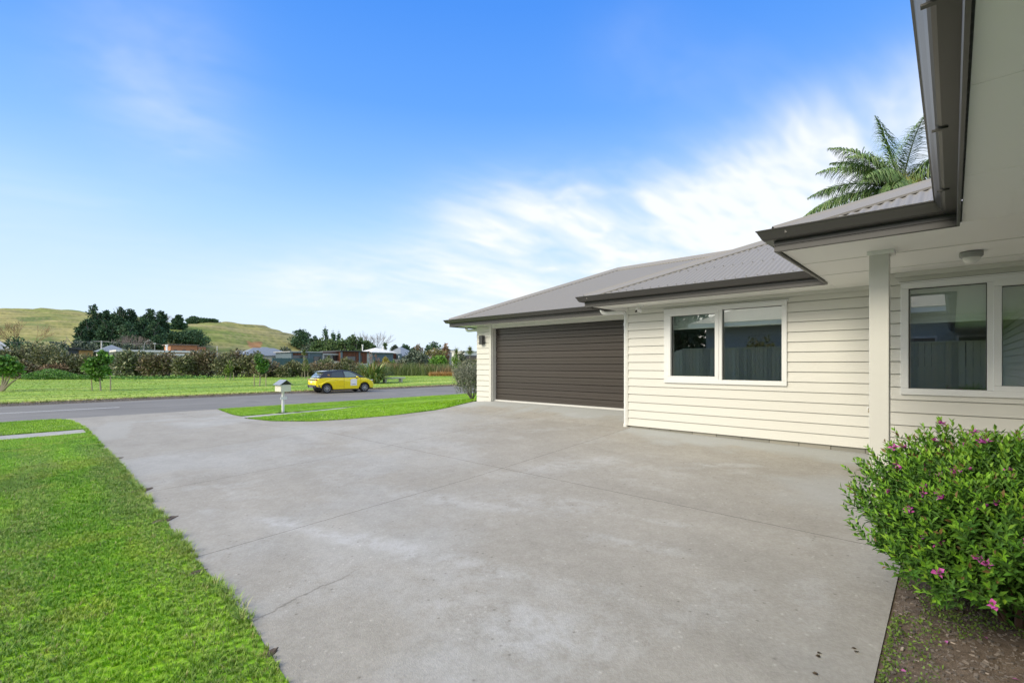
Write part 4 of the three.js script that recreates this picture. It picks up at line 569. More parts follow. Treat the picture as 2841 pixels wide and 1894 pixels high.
// ------------------------------------------------------------------ houses beyond the reserve
const winFrame = mat(.05, .055, .06, .5), winGlass = phys(.03, .035, .04, .08, { clearcoat: 1 });
function block(h, o, name, x0, x1, y0, y1, z0, z1, m) { return part(h, name, span(x0, x1, y0, y1, z0, z1).translate(-o.x, -o.y, -o.z), m); }
// a building on the plane x = xp facing the street: pixel rectangles give its extent along z and up
function farHouse(label, xp, sx0, sx1, top, m, o = {}) {
  const a = onX(sx0, top, xp), b = onX(sx1, top, xp), zL = a.z, zR = b.z, base = -1, y1 = (a.y + b.y) / 2, dep = o.depth || 8; const org = V(xp - dep / 2, base, (zL + zR) / 2); const h = thing(o.name || 'bungalow', label, 'house', [org.x, org.y, org.z]);
  const B = (n, x0, x1, ya, yb, z0, z1, mm) => block(h, org, n, x0, x1, ya, yb, Math.min(z0, z1), Math.max(z0, z1), mm);
  if (!o.noWall) B('wall', xp - dep, xp, base, y1, zL, zR, m);
  const ov = o.ov ?? .35; if (o.flat) { const r = B('roof', xp - dep - ov, xp + ov, y1 + .002, y1 + (o.th || .28), zL + ov, zR - ov, o.roof); }
  if (o.shed) { const s = new THREE.Shape(); const zl = zL + ov, zr = zR - ov, dy = o.shed; s.moveTo(-zl, y1 + (dy > 0 ? 0 : -dy)); s.lineTo(-zr, y1 + (dy > 0 ? dy : 0)); s.lineTo(-zr, y1 + (dy > 0 ? dy : 0) + .22); s.lineTo(-zl, y1 + (dy > 0 ? 0 : -dy) + .22); const g = new THREE.ExtrudeGeometry(s, { depth: dep + 2 * ov, bevelEnabled: false }).rotateY(Math.PI / 2); g.translate(xp - dep - ov - org.x, -org.y, -org.z); part(h, 'roof', g, o.roof); }
  if (o.hip) { const e = y1 + .002, rr = o.hip, inset = Math.min(dep / 2 + ov, Math.abs(zR - zL) / 2 + ov - .1); const X0 = xp - dep - ov, X1 = xp + ov, Z0 = zL + ov, Z1 = zR - ov, s = new Soup(); const A = V(X1, e, Z0), Bq = V(X1, e, Z1), Cq = V(X0, e, Z1), Dq = V(X0, e, Z0), P = V((X0 + X1) / 2, e + rr, Z0 - inset), Q = V((X0 + X1) / 2, e + rr, Z1 + inset); s.quad(A, Bq, Q, P); s.tri(Bq, Cq, Q); s.quad(Cq, Dq, P, Q); s.tri(Dq, A, P); s.quad(A, Dq, Cq, Bq); part(h, 'roof', s.geo().translate(-org.x, -org.y, -org.z), o.roof); B('fascia', X1 - .03, X1 + .05, e - .18, e, Z0, Z1, o.fascia || o.roof); }
  for (const [wx0, wx1, wy0, wy1, kind] of (o.windows || [])) { const p = onX(wx0, wy0, xp), q = onX(wx1, wy1, xp); const f = B('window', xp + .002, xp + .07, q.y, p.y, p.z, q.z, kind || winFrame); part(f, 'pane', span(xp + .071, xp + .08, q.y + .1, p.y - .1, q.z + .1, p.z - .1).translate(-org.x, -org.y, -org.z), winGlass); }
  for (const [n, wx0, wx1, wy0, wy1, mm, pr, bk] of (o.panels || [])) { const p = onX(wx0, wy0, xp), q = onX(wx1, wy1, xp); B(n, xp - (bk || 0), xp + (pr || .05), q.y, p.y, p.z, q.z, mm); }
  if (o.flue) { const p = onX(o.flue[0], o.flue[1], xp - 2), q = onX(o.flue[0], o.flue[2], xp - 2); part(h, 'chimney_flue', merge([new THREE.CylinderGeometry(.16, .16, p.y - q.y + 1, 10).translate(p.x - org.x, (p.y + q.y) / 2 - .5 - org.y, p.z - org.z), new THREE.CylinderGeometry(.24, .24, .25, 10).translate(p.x - org.x, p.y - org.y, p.z - org.z)]), mat(.8, .8, .78, .5)); }
  return h;
}
{
  const blue = mat(.115, .165, .20, .8), slate = mat(.06, .068, .08, .8), tan = mat(.42, .26, .10, .8), orange = mat(.46, .21, .10, .8), cedar = mat(1, 1, 1, .8, { map: dataTex(256, 64, (u, v, i, j) => { const b = Math.floor(u * 32), k = .8 + .4 * hash2(b, 3); return (u * 32 % 1) < .1 ? [.16, .09, .07] : [.40 * k, .235 * k, .165 * k]; }) }), whiteW = mat(.78, .78, .76, .6), greyRoof = mat(.23, .26, .29, .5), darkRoof = mat(.05, .055, .06, .6), paleRoof = mat(.62, .63, .65, .5), lightGrey = mat(.40, .42, .44, .6), fen = mat(.055, .105, .135, .7);
  farHouse('pale grey roofed house half hidden behind the olive scrub', -118, -60, 14, 973, slate, { hip: 2.6, roof: lightGrey, ov: .9 });
  { // slate and tan shed-roofed house: two faces
    const h = farHouse('dark slate and tan house with a sloping flat roof behind the scrub', -112, 165, 216, 968, slate, { flat: true, roof: darkRoof, depth: 7, windows: [[202, 207, 985, 991, whiteW], [208, 214, 990, 997, whiteW]], panels: [['end_wall', 217, 256, 971, 1010, tan, .06, 4], ['end_roof', 214, 264, 968.5, 971.5, darkRoof, .5, 4], ['end_window', 225, 231, 984, 991, winFrame, .09]] });
  }
  farHouse('blue grey hip-roofed house behind the slate house', -150, 275, 350, 975, whiteW, { hip: 1.7, roof: greyRoof, ov: .6, depth: 6 });
  farHouse('white flat-roofed carport house behind the scrub', -112, 325, 578, 977, whiteW, { noWall: true, flat: true, th: .35, roof: whiteW, depth: 7, ov: .3, panels: [['beam', 430, 574, 980, 987, whiteW, .1, .3], ['back_wall', 326, 572, 980, 1012, mat(.5, .5, .49, .7), -4, 4.3], ['post', 494, 497, 985, 1014, whiteW, .1, .1], ['post', 451, 453, 985, 1014, whiteW, .1, .1], ['post', 430, 432, 985, 1014, whiteW, .1, .1], ['post', 330, 333, 980, 1014, whiteW, .1, .1], ['post', 570, 573, 980, 1014, whiteW, .1, .1], ['side_wall', 432, 452, 985, 1012, whiteW, -.4, .5]], flue: [461, 958, 974] });
  farHouse('orange clad upper storey with a row of small windows', -124, 472, 546, 958, orange, { shed: -.01, roof: mat(.20, .15, .12, .7), depth: 6, windows: [[481, 490, 970, 973.5], [504, 514, 970, 973.5], [527, 537, 970, 973.5]], panels: [['end_wall', 547, 570, 962, 985, mat(.33, .15, .08, .8), .04, 3], ['end_window', 549, 563, 970, 974, winFrame, .08]] });
  farHouse('hip-roofed bungalow with grey blue roof and white walls behind the fence', -122, 676, 808, 986, whiteW, { hip: 1.9, roof: greyRoof, ov: .6, depth: 6, windows: [[770, 774, 988, 993], [779, 784, 988, 993], [794, 806, 988, 993]], panels: [['chimney', 657, 671, 971, 980, lightGrey, .3, 1]] });
  farHouse('second grey blue hip roof rising behind the first', -132, 700, 792, 985, whiteW, { hip: 2.2, roof: greyRoof, ov: .5, depth: 7 });
  farHouse('blue and cedar flat-roofed modern house behind the blue fence', -112, 806, 944, 978, blue, { flat: true, th: .22, roof: lightGrey, depth: 9, ov: .4, windows: [[869, 888, 988, 1002]], panels: [['cedar_panel', 811, 852, 979.5, 986, cedar, .04], ['ranch_doors', 811, 852, 987, 1000, winGlass, .03], ['corner_column', 806, 810, 978.5, 1006, blue, .25], ['corner_column', 853, 858, 978.5, 1006, blue, .25], ['verandah_fascia', 893, 944, 980, 985, lightGrey, .5], ['verandah_post', 893, 896, 985.2, 1006, lightGrey, .5], ['verandah_opening_panel', 898, 943, 986.5, 1006, winGlass, .05], ['cedar_fascia', 893, 944, 976.5, 979.5, cedar, .55], ['white_seat', 911, 938, 1001.5, 1007, mat(.6, .58, .5, .8), .9]] });  // dark glassy flat panel under the verandah stands in for its shaded opening
  farHouse('taller cedar clad wing with a wide window', -110, 946, 996, 975, cedar, { flat: true, th: .25, roof: darkRoof, depth: 10, ov: .5, windows: [[960, 985, 988, 1001]], panels: [['corner_column', 944, 948.5, 975.5, 1008, blue, .2], ['corner_column', 994, 998, 975.5, 1008, blue, .2], ['end_wall', 998.5, 1017, 977, 1008, cedar, .02, 4], ['end_window', 1000, 1003, 987, 1003, winFrame, .06], ['end_roof', 996, 1022, 974, 976.5, darkRoof, .4, 4]], flue: [1005, 957, 973] });
  farHouse('blue walled house with bright white hip roof', -118, 1032, 1090, 977, blue, { hip: 1.35, roof: whiteW, ov: .7, depth: 7, fascia: whiteW, panels: [['porch_wall', 1091.5, 1103, 980, 994, cedar, -.9, 2], ['end_wall', 1103.5, 1114, 981, 996, blue, .02, 2], ['end_window', 1103.8, 1107, 986, 993, whiteW, .08]], flue: [1062, 963, 977] });
  farHouse('grey roofed house behind the large dark bush', -150, 1112, 1160, 987, mat(.2, .21, .21, .8), { hip: 3.6, roof: greyRoof, ov: .6, depth: 12 });
  farHouse('white flat-roofed house with dark windows beyond the garage corner', -128, 1288, 1350, 976, whiteW, { flat: true, th: .3, roof: whiteW, depth: 7, windows: [[1290, 1330, 985, 993]], panels: [['base_wall', 1287, 1350, 989, 1008, mat(.16, .13, .11, .8), .15]] });
  farHouse('grey walled house with a thin white chimney behind the bright green bush', -160, 1225, 1262, 972, mat(.42, .41, .39, .8), { flat: true, th: .3, roof: lightGrey, depth: 8, ov: .2 });
  // blue panel fence in front of the blue house
  const a = onX(755, 993, -100), b = onX(866, 993, -100); const f = thing('panel_fence', 'blue grey panel fence in front of the blue and cedar house', 'fence', [-100, -1, (a.z + b.z) / 2]); const n = 5, L = b.z - a.z; for (let i = 0; i < n; i++) { part(f, 'panel', span(-.04, .04, 0, a.y + 1, a.z + L * (i + 1) / n + .06, a.z + L * i / n - .06).translate(0, 0, -(a.z + b.z) / 2), fen); }
  for (let i = 0; i <= n; i++) part(f, 'post', box(.14, a.y + 1.08, .12, 0, (a.y + 1.08) / 2, a.z + L * i / n - (a.z + b.z) / 2), fen);
}
// power pole, street lamps, wires
{
  const pm = mat(.62, .62, .60, .7), F = 125; const p = baseAt(280, F, -1), h = hOf(945, F, -1); const t = thing('power_pole', 'pale power pole with a crossarm in front of the grove', 'pole', [p.x, -1, p.z]); part(t, 'pole', tube([V(0, 0, 0), V(0, h, 0)], .2, .15, 1, 8), pm); part(t, 'crossarm', box(.12, .12, 3.2, 0, h - .2, 0).rotateY(-.4), pm);
  const q = baseAt(399, 118, -1), h2 = hOf(944, 118, -1); const l = thing('street_lamp', 'curved grey street lamp above the white carport', 'street lamp', [q.x, -1, q.z]); part(l, 'pole', tube([V(0, 0, 0), V(0, h2 - 1, 0), V(.25, h2 - .25, -.25), V(.9, h2 - .02, -.9)], .09, .06, 14, 7), mat(.45, .46, .46, .6)); part(l, 'lamp_head', box(.7, .12, .24, .95, h2, -.95, .04).rotateY(0), mat(.55, .56, .56, .5));
  const w = baseAt(428, 125, -1), h3 = hOf(953, 125, -1); const d = thing('utility_pole', 'short thin pole with a white top fitting beside the street lamp', 'pole', [w.x, -1, w.z]); part(d, 'pole', tube([V(0, 0, 0), V(0, h3, 0)], .09, .08, 1, 6), mat(.35, .36, .33, .8)); part(d, 'fitting', box(.45, .3, .45, 0, h3, 0, .05), pm);
  const ep = baseAt(601, 130, -1), h4 = hOf(960, 130, -1); const e = thing('utility_pole', 'short pole with insulators in front of the round hill', 'pole', [ep.x, -1, ep.z]); part(e, 'pole', tube([V(0, 0, 0), V(0, h4, 0)], .12, .1, 1, 6), pm); part(e, 'crossarm', box(.9, .1, .1, 0, h4 - .1, 0), pm);
  const wire = (a, b, sag) => { const c = a.clone().add(b).multiplyScalar(.5); c.y -= sag; return tube([a, c, b], .022, .022, 24, 4); }; const top = V(p.x, -1 + h - .1, p.z), t3 = V(w.x, -1 + h3, w.z), t4 = V(ep.x, -1 + h4, ep.z); const wl = atF(-120, 944, 105);
  single('power_line', merge([wire(top, wl, .5), wire(top, t3, .4), wire(t3, t4, .5)]), mat(.35, .36, .36, .6), 'thin power lines strung between the poles', 'wire');
}

// ------------------------------------------------------------------ mailbox
{
  const p = gp(784, 1146); const t = thing('mailbox', 'cream house-shaped mailbox with a metal gable roof on a white post', 'mailbox', [p.x, p.y, p.z], .06); const cr = mat(.78, .76, .64, .5), zinc = phys(.42, .43, .43, .35, { metalness: .5 });
  part(t, 'post', box(.07, .82, .07, 0, .36, 0, .006), whiteTrim); part(t, 'number_plate', box(.02, .10, .23, .055, .53, .0, .004), whiteTrim);
  const bx = part(t, 'box', box(.44, .235, .34, 0, .885, 0, .005), cr); for (let k = 0; k < 4; k++) { part(bx, 'board', box(.012, .052, .342, .221, .795 + k * .058, 0), cr); part(bx, 'board', box(.442, .052, .012, 0, .795 + k * .058, .171), cr); }
  const s = new THREE.Shape([[-.215, 1.0], [.215, 1.0], [0, 1.155]].map(a => new THREE.Vector2(...a))); const g = new THREE.ExtrudeGeometry(s, { depth: .36, bevelEnabled: false }).translate(0, 0, -.21).rotateY(Math.PI / 2); part(t, 'gable', g, mat(.10, .10, .085, .7));
  for (const sg of [-1, 1]) part(t, 'roof_panel', box(.54, .012, .30, 0, 0, 0).rotateX(sg * .623).translate(.01, 1.083, sg * .115), zinc);
  const pl = thing('grass_clump', 'clump of longer grass round the foot of the mailbox post', 'grass', [p.x, p.y, p.z]); const R = rng(5), q = new Soup(); for (let i = 0; i < 130; i++) { const a = R() * 6.28, r = .05 + R() * .14; blade(q, V(Math.cos(a) * r, 0, Math.sin(a) * r), rdir(R, 1.2), .08 + R() * .1, .006, 1, tint([.10, .20, .02], R), 3); } part(pl, 'blades', q.geo(), leafMat);
}

// ------------------------------------------------------------------ the yellow hatchback (local +x forward, +z its right side)
{
  const rear = atF(906, HOR, 31.0), fx = .09, fz = -.996; const turn = Math.atan2(-fz, fx); const side = V(.996, 0, .09); const ctr = V(rear.x, ROAD_Y, rear.z).addScaledVector(V(fx, 0, fz), 1.29).addScaledVector(side, -.80);
  const car = thing('parked_car', 'yellow hatchback with black roof and a white sign on its door, parked at the kerb', 'car', [ctr.x, ROAD_Y, ctr.z], turn);
  const yellow = phys(1.0, .81, .0, .28, { clearcoat: 1, clearcoatRoughness: .06 }), blackG = phys(.018, .018, .02, .25, { clearcoat: 1, clearcoatRoughness: .05 }), plastic = mat(.045, .047, .05, .6), tyreM = mat(.022, .022, .023, .85), rimM = mat(.42, .43, .45, .35, { metalness: .6 }), glassC = phys(.05, .065, .065, .03, { clearcoat: 1, clearcoatRoughness: .02 }), glassF = phys(.20, .27, .25, .05, { clearcoat: 1, clearcoatRoughness: .02 }), red = phys(.42, .02, .02, .15, { clearcoat: 1 }), clearL = phys(.75, .76, .78, .1, { clearcoat: 1 });
  const HW = .848;
  const wBody = (x, y) => { let k = 1; const a = Math.abs(x); if (a > 1.45) k -= .20 * Math.pow((a - 1.45) / .6, 2); if (y < .36) k -= .03; if (y > .82) k -= .22 * (y - .82) * (y - .82) / .05 * .3; return k; };
  const arc = (cx, r, a0, a1, n) => { const o = []; for (let i = 0; i <= n; i++) { const a = lerp(a0, a1, i / n); o.push([cx + r * Math.cos(a), .315 + r * Math.sin(a)]); } return o; };
  const dense = (pts, step = .07) => { const o = []; for (let i = 0; i < pts.length; i++) { const a = pts[i], b = pts[(i + 1) % pts.length], n = Math.max(1, Math.round(Math.hypot(b[0] - a[0], b[1] - a[1]) / step)); for (let k = 0; k < n; k++) o.push([lerp(a[0], b[0], k / n), lerp(a[1], b[1], k / n)]); } return o; };
  const outline = dense([[-1.88, .40], [-1.66, .34], ...arc(-1.29, .365, Math.PI - .05, .12, 12), [-.86, .235], [.86, .225], ...arc(1.29, .365, Math.PI - .12, .05, 12), [1.72, .27], [1.93, .26], [2.0, .36], [2.02, .52], [1.985, .64], [1.89, .75], [1.70, .855], [1.45, .945], [1.25, .995], [.4, 1.005], [-.6, 1.02], [-1.0, 1.04], [-1.32, 1.075], [-1.55, 1.06], [-1.80, .99], [-1.92, .93], [-1.965, .84], [-1.99, .70], [-2.0, .58], [-1.97, .47]]);
  const ext = (pts, half, bev, warp) => { const g = new THREE.ExtrudeGeometry(new THREE.Shape(pts.map(p => new THREE.Vector2(...p))), { depth: 2 * (half - bev), bevelEnabled: true, bevelSize: bev * .8, bevelThickness: bev, bevelOffset: -bev * .8, bevelSegments: 4, steps: 6 }).translate(0, 0, -(half - bev)); const P = g.attributes.position; for (let i = 0; i < P.count; i++) P.setZ(i, P.getZ(i) * warp(P.getX(i), P.getY(i))); return toCreasedNormals(g, .6); };
  part(car, 'body', ext(outline, HW, .07, wBody), yellow);
  // cabin, tapering to the roof
  const wCab = (x, y) => .955 - .40 * (y - 1.0) * (y > 1 ? 1 : 0);
  part(car, 'cabin', ext(dense([[-1.80, .99], [-1.68, 1.16], [-1.46, 1.37], [-1.56, 1.415], [-1.2, 1.465], [-.6, 1.505], [-.1, 1.505], [.35, 1.445], [.78, 1.27], [1.32, .985], [.4, .99], [-.6, .99]]), HW, .05, wCab), blackG);
  const patch = (pts, warp, sgn, off) => { const v2 = pts.map(p => new THREE.Vector2(...p)), s = new Soup(); for (const f of THREE.ShapeUtils.triangulateShape(v2, [])) s.tri(...f.map(k => V(v2[k].x, v2[k].y, sgn * (HW * warp(v2[k].x, v2[k].y) + off)))); return s.geo(); };
  for (const sg of [1, -1]) {
    part(car, 'front_window', patch([[-.06, 1.035], [-.14, 1.42], [.24, 1.40], [.62, 1.235], [.90, 1.035]], wCab, sg, .006), glassF); part(car, 'rear_window', patch([[-1.02, 1.07], [-.90, 1.37], [-.24, 1.42], [-.16, 1.035]], wCab, sg, .006), glassC); part(car, 'quarter_glass', patch([[.94, 1.04], [.74, 1.19], [1.10, 1.04]], wCab, sg, .006), glassC);
    const dm = mat(.45, .33, 0, .5); part(car, 'door_seam', merge([span(-.17, -.155, .30, 1.02, sg * (HW + .001) - .003, sg * (HW + .001) + .003), span(.98, .992, .30, 1.0, sg * (HW + .001) - .003, sg * (HW + .001) + .003)]), dm); part(car, 'sill', span(-.88, .88, .19, .245, sg * .80 - .02, sg * .80 + .02), plastic);
    for (const x of [-.70, .28]) part(car, 'door_handle', box(.20, .03, .03, x, .905, sg * (HW + .006), .008), yellow);
    const mr = part(car, 'mirror', box(.13, .11, .16, .72, 1.04, sg * .93, .035), yellow); part(mr, 'mirror_base', box(.08, .06, .14, .70, .985, sg * .88, .015), blackG);
    part(car, 'tail_light', box(.30, .085, .20, -1.84, .89, sg * .655, .03).applyMatrix4(new THREE.Matrix4().makeRotationZ(0)), red); part(car, 'headlight', box(.36, .07, .16, 1.77, .80, sg * .665, .03), clearL);
    for (const x of [-1.29, 1.29]) {
      const w = part(car, 'wheel', new THREE.LatheGeometry([[.21, -.10], [.29, -.105], [.312, -.085], [.315, 0], [.312, .085], [.29, .105], [.21, .10]].map(a => new THREE.Vector2(...a)), 36).rotateX(Math.PI / 2).translate(x, .315, sg * .74), tyreM); const zo = sg * (.74 + .085);
      part(w, 'rim', merge([new THREE.TorusGeometry(.205, .014, 8, 36).translate(x, .315, zo), ...[0, 1, 2, 3, 4, 5, 6, 7].map(k => { const a = k * Math.PI / 4; return box(.15, .045, .018, .105, 0, 0, .004).rotateZ(.35).rotateZ(a).translate(x, .315, zo - sg * .008); }), new THREE.CylinderGeometry(.045, .045, .03, 16).rotateX(Math.PI / 2).translate(x, .315, zo)]), rimM); part(w, 'rim_back', new THREE.CircleGeometry(.2, 30).rotateY(sg > 0 ? 0 : Math.PI).translate(x, .315, sg * (.74 + .05)), mat(.02, .02, .022, .6));
      part(car, 'wheel_arch_liner', new THREE.CylinderGeometry(.362, .362, .5, 28, 1, true, 0, Math.PI).rotateX(-Math.PI / 2).rotateZ(Math.PI / 2).translate(x, .315, sg * .55), mat(.01, .01, .01, .9));
    }
  }
  part(car, 'rear_bumper', ext(dense([[-1.99, .56], [-2.035, .47], [-1.98, .36], [-1.66, .335], [-1.68, .40], [-1.80, .57]]), .78, .05, (x, y) => x < -1.85 ? .92 : 1.06), plastic); part(car, 'front_lip', span(1.72, 2.0, .20, .27, -.6, .6, .02), plastic); part(car, 'underbody', span(-1.6, 1.7, .18, .30, -.60, .60), mat(.015, .015, .015, .9));
  part(car, 'diffuser', box(.05, .10, .7, -2.02, .40, 0, .02), mat(.16, .17, .18, .5));
  // tailgate glass, dark tail bar, spoiler, plate
  { const s = new Soup(); const q = (x, y, z) => V(x - .012, y + .004, z); s.quad(q(-1.785, 1.03, -.62), q(-1.785, 1.03, .62), q(-1.49, 1.335, .52), q(-1.49, 1.335, -.52)); part(car, 'tailgate_glass', s.geo(), phys(.32, .36, .38, .05, { clearcoat: 1 })); }
  part(car, 'spoiler', box(.26, .035, 1.0, -1.57, 1.402, 0, .015), blackG); part(car, 'tail_bar', box(.05, .075, .96, -1.962, .885, 0, .015), blackG); part(car, 'number_plate', box(.015, .11, .34, -2.0, .73, 0), mat(.75, .75, .73, .5)); part(car, 'windscreen', (() => { const s = new Soup(), q = (x, y, z) => V(x + .016, y + .014, z); s.quad(q(1.22, 1.035, -.68), q(1.22, 1.035, .68), q(.42, 1.418, .56), q(.42, 1.418, -.56)); return s.geo(); })(), glassC);
  part(car, 'wiper', box(.02, .03, .34, -1.76, 1.075, .18), plastic);
  // lettering on the doors
  const sign = (w, h, fn) => { const c = document.createElement('canvas'); c.width = w; c.height = h; const x = c.getContext('2d'); fn(x, w, h); const t = new THREE.CanvasTexture(c); t.colorSpace = THREE.SRGBColorSpace; t.needsUpdate = true; return t; };
  const white = sign(256, 256, (x, w, h) => { x.fillStyle = '#f6f6f4'; x.fillRect(0, 0, w, h); x.fillStyle = '#4a4c50'; x.font = 'bold 42px sans-serif'; x.textAlign = 'center'; x.fillText('RayWhite', w / 2, 222); });
  const words = sign(512, 320, (x, w, h) => { x.fillStyle = '#ffe900'; x.fillRect(0, 0, w, h); x.fillStyle = '#e0b400'; x.font = 'bold 84px serif'; x.textAlign = 'right'; x.fillText('Property', w - 12, 88); x.fillText('Investment', w - 12, 188); x.fillText('Specialists', w - 12, 288); });
  const badge = sign(128, 128, (x, w, h) => { x.fillStyle = '#0c0c0d'; x.fillRect(0, 0, w, h); x.lineWidth = 10; x.strokeStyle = '#d9b27c'; x.beginPath(); x.arc(64, 64, 46, 0, 7); x.stroke(); x.fillStyle = '#d9b27c'; x.fillRect(30, 52, 68, 22); });
  const onSide = (nm, x, y, w, h, t, rough, z) => part(car, nm, new THREE.PlaneGeometry(w, h).translate(x, y, z), mat(1, 1, 1, rough, { map: t }));
  onSide('door_sign', .50, .70, .44, .46, white, .4, HW + .006); onSide('door_lettering', -.50, .64, .60, .375, words, .35, HW + .004);
  { const b = part(car, 'pillar_badge', new THREE.CircleGeometry(.095, 24), mat(1, 1, 1, .4, { map: badge })); b.position.set(-1.16, 1.19, HW * wCab(0, 1.19) + .008); b.rotation.x = -.32; }
}

// ------------------------------------------------------------------ garden bed, flowering bush
const bedY = (x, z) => gh(x, z) - .013 + .03 * fbm(x * 7, z * 7, 3) * sstep(-.27, -.18, x);
const bedPoly = [[-.30, -5.23], [.985, -5.23], [.985, -.96], [-.30, -.96]];
structure('garden_bed', drape(bedPoly, .08, (x, z) => bedY(x, z), 0, [0, 0, 1]), mat(1, 1, 1, 1, { map: dataTex(512, 512, (u, v, i, j) => { const n = fbm(u * 30, v * 30, 4), f = hash2(i, j); const c = mix3([.33, .28, .23], [.50, .445, .39], n); return c.map(q => q * (.7 + .6 * f)); }) }), 'bare brown soil bed with bark chips beside the driveway');

{
  const R = rng(301), chip = new THREE.BoxGeometry(1, .35, .55); { const P = chip.attributes.position; for (let i = 0; i < P.count; i++) P.setXYZ(i, P.getX(i) + (hash2(Math.round(P.getX(i) * 4), Math.round(P.getZ(i) * 9)) - .5) * .3, P.getY(i), P.getZ(i)); } const n = 11000, im = new THREE.InstancedMesh(chip, mat(1, 1, 1, .95), n), m = new THREE.Matrix4(), q = new THREE.Quaternion(), c = new THREE.Color();
  for (let i = 0; i < n; i++) { const x = -.25 + R() * 1.2, z = -5.1 + R() * 4.1, s = .006 + R() * R() * .022; q.setFromEuler(new THREE.Euler((R() - .5) * .7, R() * 6.28, (R() - .5) * .7)); m.compose(V(x, bedY(x, z) + s * .12, z), q, V(s, s, s)); im.setMatrixAt(i, m); const k = .45 + R() * .9, w = R() < .06 ? 2.0 : 1; c.setRGB(.19 * k * w, .16 * k * w, .135 * k * w); im.setColorAt(i, c); }
  im.name = 'bark_chips'; tag(im, 'brown bark chips and stones scattered on the soil bed', 'bark chips', null, 'stuff'); shadowed(im); scene.add(im);
  // creeping weeds along the bed's edge
  const s = new Soup(); for (let i = 0; i < 3600; i++) { const e = R(); let x, z; if (e < .6) { x = -.25 + Math.pow(R(), 2) * .22; z = -4.2 + R() * 2.6; if (fbm(x * 4, z * 2.2, 2) < .44) continue; } else { x = -.1 + R() * .5; z = -4.3 + R() * .9; if (fbm(x * 5 + 8, z * 5, 2) < .5) continue; } const d = rdir(R, .8); leaf(s, V(x, bedY(x, z) + R() * .035, z), d, V(0, 0, 0).crossVectors(d, rdir(R)).normalize(), .012 + R() * .012, .005, tint([.12, .20, .025], R, .35)); }
  const wd = single('creeping_weeds', s.geo(), leafMat, 'low creeping weeds along the soil bed edge', 'weeds'); wd.userData.kind = 'stuff';
}
